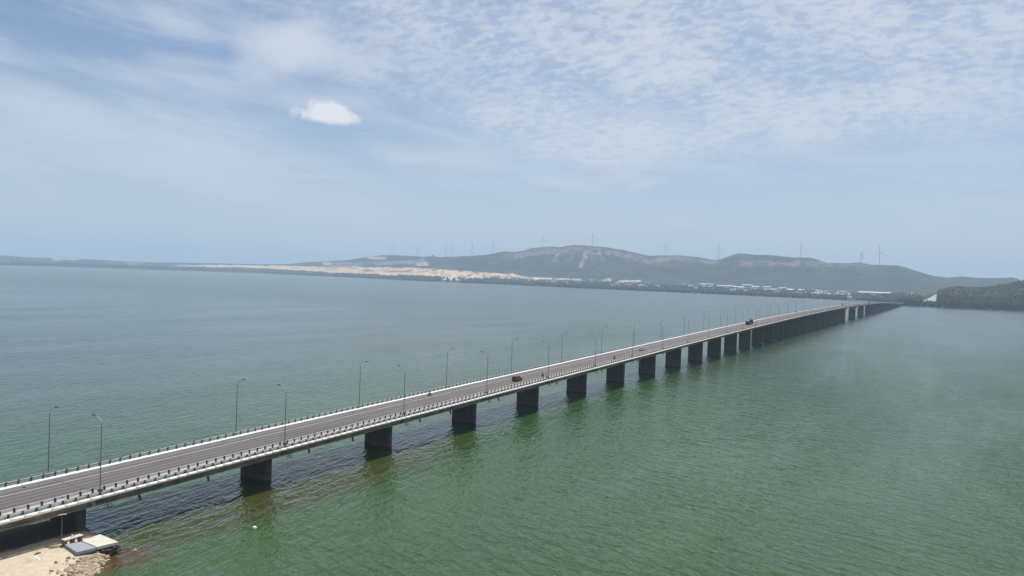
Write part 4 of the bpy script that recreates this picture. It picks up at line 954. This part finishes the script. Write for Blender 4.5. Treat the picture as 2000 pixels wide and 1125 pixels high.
for X, Y, wpx, dd, h in [(1100, 548, 40, 30, 7), (1034, 548.5, 14, 18, 5), (1130, 549.5, 18, 25, 6), (1315, 559, 16, 30, 7), (1355, 560.5, 34, 35, 7), (1392, 561.5, 26, 25, 6), (1418, 561, 34, 40, 7), (1444, 562.5, 24, 30, 7), (1425, 566, 26, 25, 6),
                        (1476, 562.5, 16, 40, 8), (1484, 567, 30, 35, 7), (1510, 567.5, 28, 35, 7), (1553, 568.5, 44, 45, 8), (1563, 573, 32, 30, 7), (1528, 564.5, 20, 30, 7), (1598, 573.5, 16, 30, 7), (1497, 562.5, 22, 30, 7),
                        (1608, 571, 12, 30, 6), (1628, 572, 12, 30, 6), (1646, 573, 9, 30, 6), (1662, 574.5, 9, 30, 6), (1590, 569, 18, 30, 6), (1460, 558.5, 30, 30, 6), (1380, 556.5, 26, 30, 6), (1540, 574.5, 14, 20, 6)]:
    _, r = on_land(X, Y, 70); house(X, Y, wpx*r/1500*r4.uniform(0.6, 0.95), dd*0.7, h*0.95, M['roof_white'], M['white_wall'], 'long low white-roofed shed among the trees on the far shore', 'shed', G1, turn=random.uniform(-0.06, 0.06))
house(1708, 577, 128, 40, 13, M['roof_white'], M['white_wall'], 'largest and brightest long white warehouse behind the bridge crest', 'warehouse', turn=0.0)
house(1744, 576.5, 30, 25, 19, M['roof_grey'], M['pink_wall'], 'tall pinkish-grey block at the right end of the white warehouse', 'building', gable=False, turn=0.0, panes=1)
house(1769, 577.5, 12, 14, 8, M['roof_white'], M['white_wall'], 'small white house left of the pair behind the bridge end', 'house', turn=0.2)
house(1781.5, 578, 9, 12, 13, M['roof_white'], M['white_wall'], 'tall white house right of the pair behind the bridge end', 'house', turn=0.1)
house(1786, 586, 20, 10, 5, M['roof_white'], M['white_wall'], 'low white-roofed house beside the headland trees', 'house', turn=-0.2)
house(1768.5, 594, 12, 10, 9, M['roof_red'], M['white_wall'], 'white house with a red roof where the bridge lands', 'house', turn=0.0)
house(1776, 593, 10, 10, 9, M['roof_red'], M['roof_red'], 'rust-coloured building at the landing beside the headland', 'building', gable=False, turn=0.0)
tp = house(1660, 590, 14, 12, 12, M['roof_white'], M['pink_wall'], 'pale pinkish shrine building behind the deck before the crest', 'shrine', turn=0.0)
link('spire', lathe('spire', [(2.6, 0), (2.2, 3), (1.2, 5), (0.4, 9)], M['pink_wall'], 8), tp, (-2, 0, 13.5))
house(1667, 590.5, 18, 10, 6, M['roof_grey'], M['pink_wall'], 'long pinkish annexe right of the shrine behind the deck', 'building', gable=False, turn=0.0)
G2 = 'small houses scattered along the far shore'
r3 = random.Random(21); placed = 0
for k in range(400):
    if placed >= 210: break
    X = r3.choice([r3.uniform(860, 1290), r3.uniform(1000, 1270), r3.uniform(1300, 1700), r3.uniform(1590, 1660)])
    sh = np.interp(X, [700, 800, 1000, 1100, 1300, 1500, 1650, 1700, 1790], [543, 547.5, 556, 561, 570, 579, 586, 588, 597])
    Y = sh-r3.uniform(5, 14)
    if 1590 < X < 1660 and r3.random() < 0.6: Y = 577+ (X-1590)*0.055
    placed += 1
    house(X, Y, r3.uniform(10, 34), r3.uniform(8, 14), r3.uniform(7, 12), r3.choice([M['roof_white'], M['roof_white'], M['roof_grey'], M['roof_red']]), r3.choice([M['white_wall'], M['white_wall'], M['pink_wall']]),
          'tiny pale house half hidden in the trees of the far shore', 'house', G2)
# pale rocks and huts at the foot of the headland
for X, Y, w in [(1934, 604.5, 12), (1840, 600.5, 16), (1860, 601.5, 14)]:
    pass
def headland_point(X, t):
    i = int(np.clip(np.searchsorted(HLC, X), 0, len(HLC)-1)); return HLV[i, int(t*(HLV.shape[1]-1))]
for X, w, lab in [(1934, 14, 'pale rock outcrop at the waterline under the headland trees, rightmost of three'), (1842, 16, 'pale flat rock at the waterline under the headland, middle of three'), (1812, 12, 'pale rock at the waterline below the triangular slope, leftmost of three')]:
    p = headland_point(X, 0.03); link('rock', RK[1], None, (p[0], p[1], 2.0), (0, 0, 1.0), (w*0.5, w*0.5, 6), label=lab, cat='rock')

# ---- wind turbines
def turbine_parts(root, H, B, a0, yaw):
    link('tower', MB().tube([(0, 0, -8), (0, 0, H)], [2.3, 1.4], 10).mesh('tower', M['turbine']), root)
    link('nacelle', MB().prism([(-5.5, H-1.6), (-5.5, H+1.8), (4.5, H+2.2), (5.2, H), (4.5, H-1.8)], 'x' if False else 'y', -1.8, 1.8).mesh('nacelle', M['turbine']), root)
    hub = link('hub', MB().tube([(-8.0, 0, H), (-5.3, 0, H)], [0.8, 2.0], 8).mesh('hub', M['turbine']), root)
    for k in range(3):
        a = a0+k*2*math.pi/3; c, s = math.cos(a), math.sin(a)
        pts = [(-6.8, s*r_*B, H+c*r_*B) for r_ in (0.02, 0.2, 0.6, 1.0)]
        link('blade', MB().tube(pts, [1.4, 2.2, 1.5, 0.6], 5).mesh('blade', M['turbine']), hub)
TURB = [  # column, base row, hub row, distance, first blade angle, yaw off the view line, words
    (763.7, 500, 481.5, 7000, -0.15, 0.5, 'wind turbine left of the sandy ridge, leftmost of all'), (814.5, 502, 485, 6700, 1.57, 0.3, 'small wind turbine with level blades, second from the left'),
    (869.2, 505, 487, 6600, 0.4, 0.9, 'wind turbine right of the sand scar, taller of a close pair'), (880.5, 505, 485, 7300, 0.3, 1.1, 'faint far wind turbine, right of a close pair'),
    (921, 502, 481, 6400, 0.35, 0.7, 'wind turbine standing alone left of the big hill'), (960, 498, 479, 6500, 0.1, 1.2, 'wind turbine at the left foot of the big hill, blades edge-on'),
    (1057.6, 485, 467, 5950, 0.05, 0.1, 'wind turbine on the left shoulder of the big hill'), (1154.6, 482.5, 461.5, 5880, 0.03, 0.05, 'highest wind turbine on the top of the big hill'),
    (1297, 502, 482.5, 5800, -0.32, 0.15, 'wind turbine on the saddle right of the big hill'), (1401.5, 508.5, 486, 5720, 0.05, 0.4, 'wind turbine in the dip before the second hill'),
    (1561.5, 505, 482.3, 5650, 0.1, 0.15, 'wind turbine on the brown slope of the second hill'), (1679.3, 516, 495.3, 5640, -0.6, 1.15, 'wind turbine turned side-on with one blade pointing up left'),
    (1715.5, 520, 494.2, 5600, 0.12, 0.1, 'rightmost and largest wind turbine on the low ridge')]
for X, yb, yh, r, a0, yw, lab in TURB:
    d = col_dir(X); hz = CAM[2]+r*float(tan_el(X, yh)); bz = CAM[2]+r*float(tan_el(X, yb))
    H = hz-bz; az = math.atan2(d[1], d[0])
    o = empty('wind_turbine', (CAM[0]+d[0]*r, CAM[1]+d[1]*r, bz), lab, 'wind turbine', 'wind turbines along the ridge', rz=az+yw)
    turbine_parts(o, H, 0.66*H if r < 6600 else 0.6*H, a0, yw)
# single tree on the left ridge
p, r = on_land(844, 501.5, 112)
t = empty('tree', tuple(p), 'lone tree on the skyline right of the sand scar', 'tree')
link('trunk', MB().tube([(0, 0, -2), (0, 0, 9)], [0.8, 0.4], 6).mesh('trunk', M['brick']), t)
bm = bmesh.new(); bmesh.ops.create_icosphere(bm, subdivisions=2, radius=1)
for v in bm.verts: v.co = Vector((v.co.x*7, v.co.y*7, 12+v.co.z*6))*(1) + Vector((random.uniform(-1, 1), random.uniform(-1, 1), random.uniform(-1, 1)))*1.2
me = bpy.data.meshes.new('crown'); bm.to_mesh(me); bm.free(); me.materials.append(mat('ridge_foliage', (0.05, 0.07, 0.04), 0.9)); link('crown', me, t)
# small boat
bp = CAM+ray(213, 525.6)*((0-CAM[2])/ray(213, 525.6)[2]); b = empty('boat', (bp[0], bp[1], 0), 'tiny white boat off the far left shore', 'boat', rz=-0.6)
link('hull', MB().prism([(-9, 2.2), (9, 2.6), (7, -0.5), (-8, -0.5)], 'y', -2.4, 2.4).mesh('hull', M['white_paint'], bevel=0.2), b)
link('cabin', MB().box(-5, 2, -1.7, 1.7, 2.35, 5.0).mesh('cabin', M['white_wall']), b)

# ---- land's end embankment under the far abutment
link('embankment', MB().prism([(-30, -1), (-12, 3.0), (20, 3.0), (36, -1)], 'x', 2446, 2900).mesh('embankment', mat('embankment_soil', (0.14, 0.12, 0.09), 0.95, 0.3, 0.1)), kind='structure')
link('approach_road', MB().prism([(-3, 2.9), (-3, 4.2), (11, 4.2), (11, 2.9)], 'x', 2450.3, 2900).mesh('approach_road', M['asphalt']), kind='structure')

# ---- haze
hz = bpy.data.materials.new('haze'); hz.use_nodes = True; t = NT(hz.node_tree)
pv = t.n('ShaderNodeVolumePrincipled'); o = t.n('ShaderNodeOutputMaterial'); t.t.links.new(pv.outputs[0], o.inputs['Volume'])
pv.inputs['Color'].default_value = (0.60, 0.775, 0.97, 1); pv.inputs['Density'].default_value = 1.2e-4; pv.inputs['Anisotropy'].default_value = 0.0
link('haze', MB().box(-16000, 16000, -16000, 16000, -6, 480).mesh('haze', hz), kind='stuff', label='thin blue haze over the lagoon and hills', cat='haze')
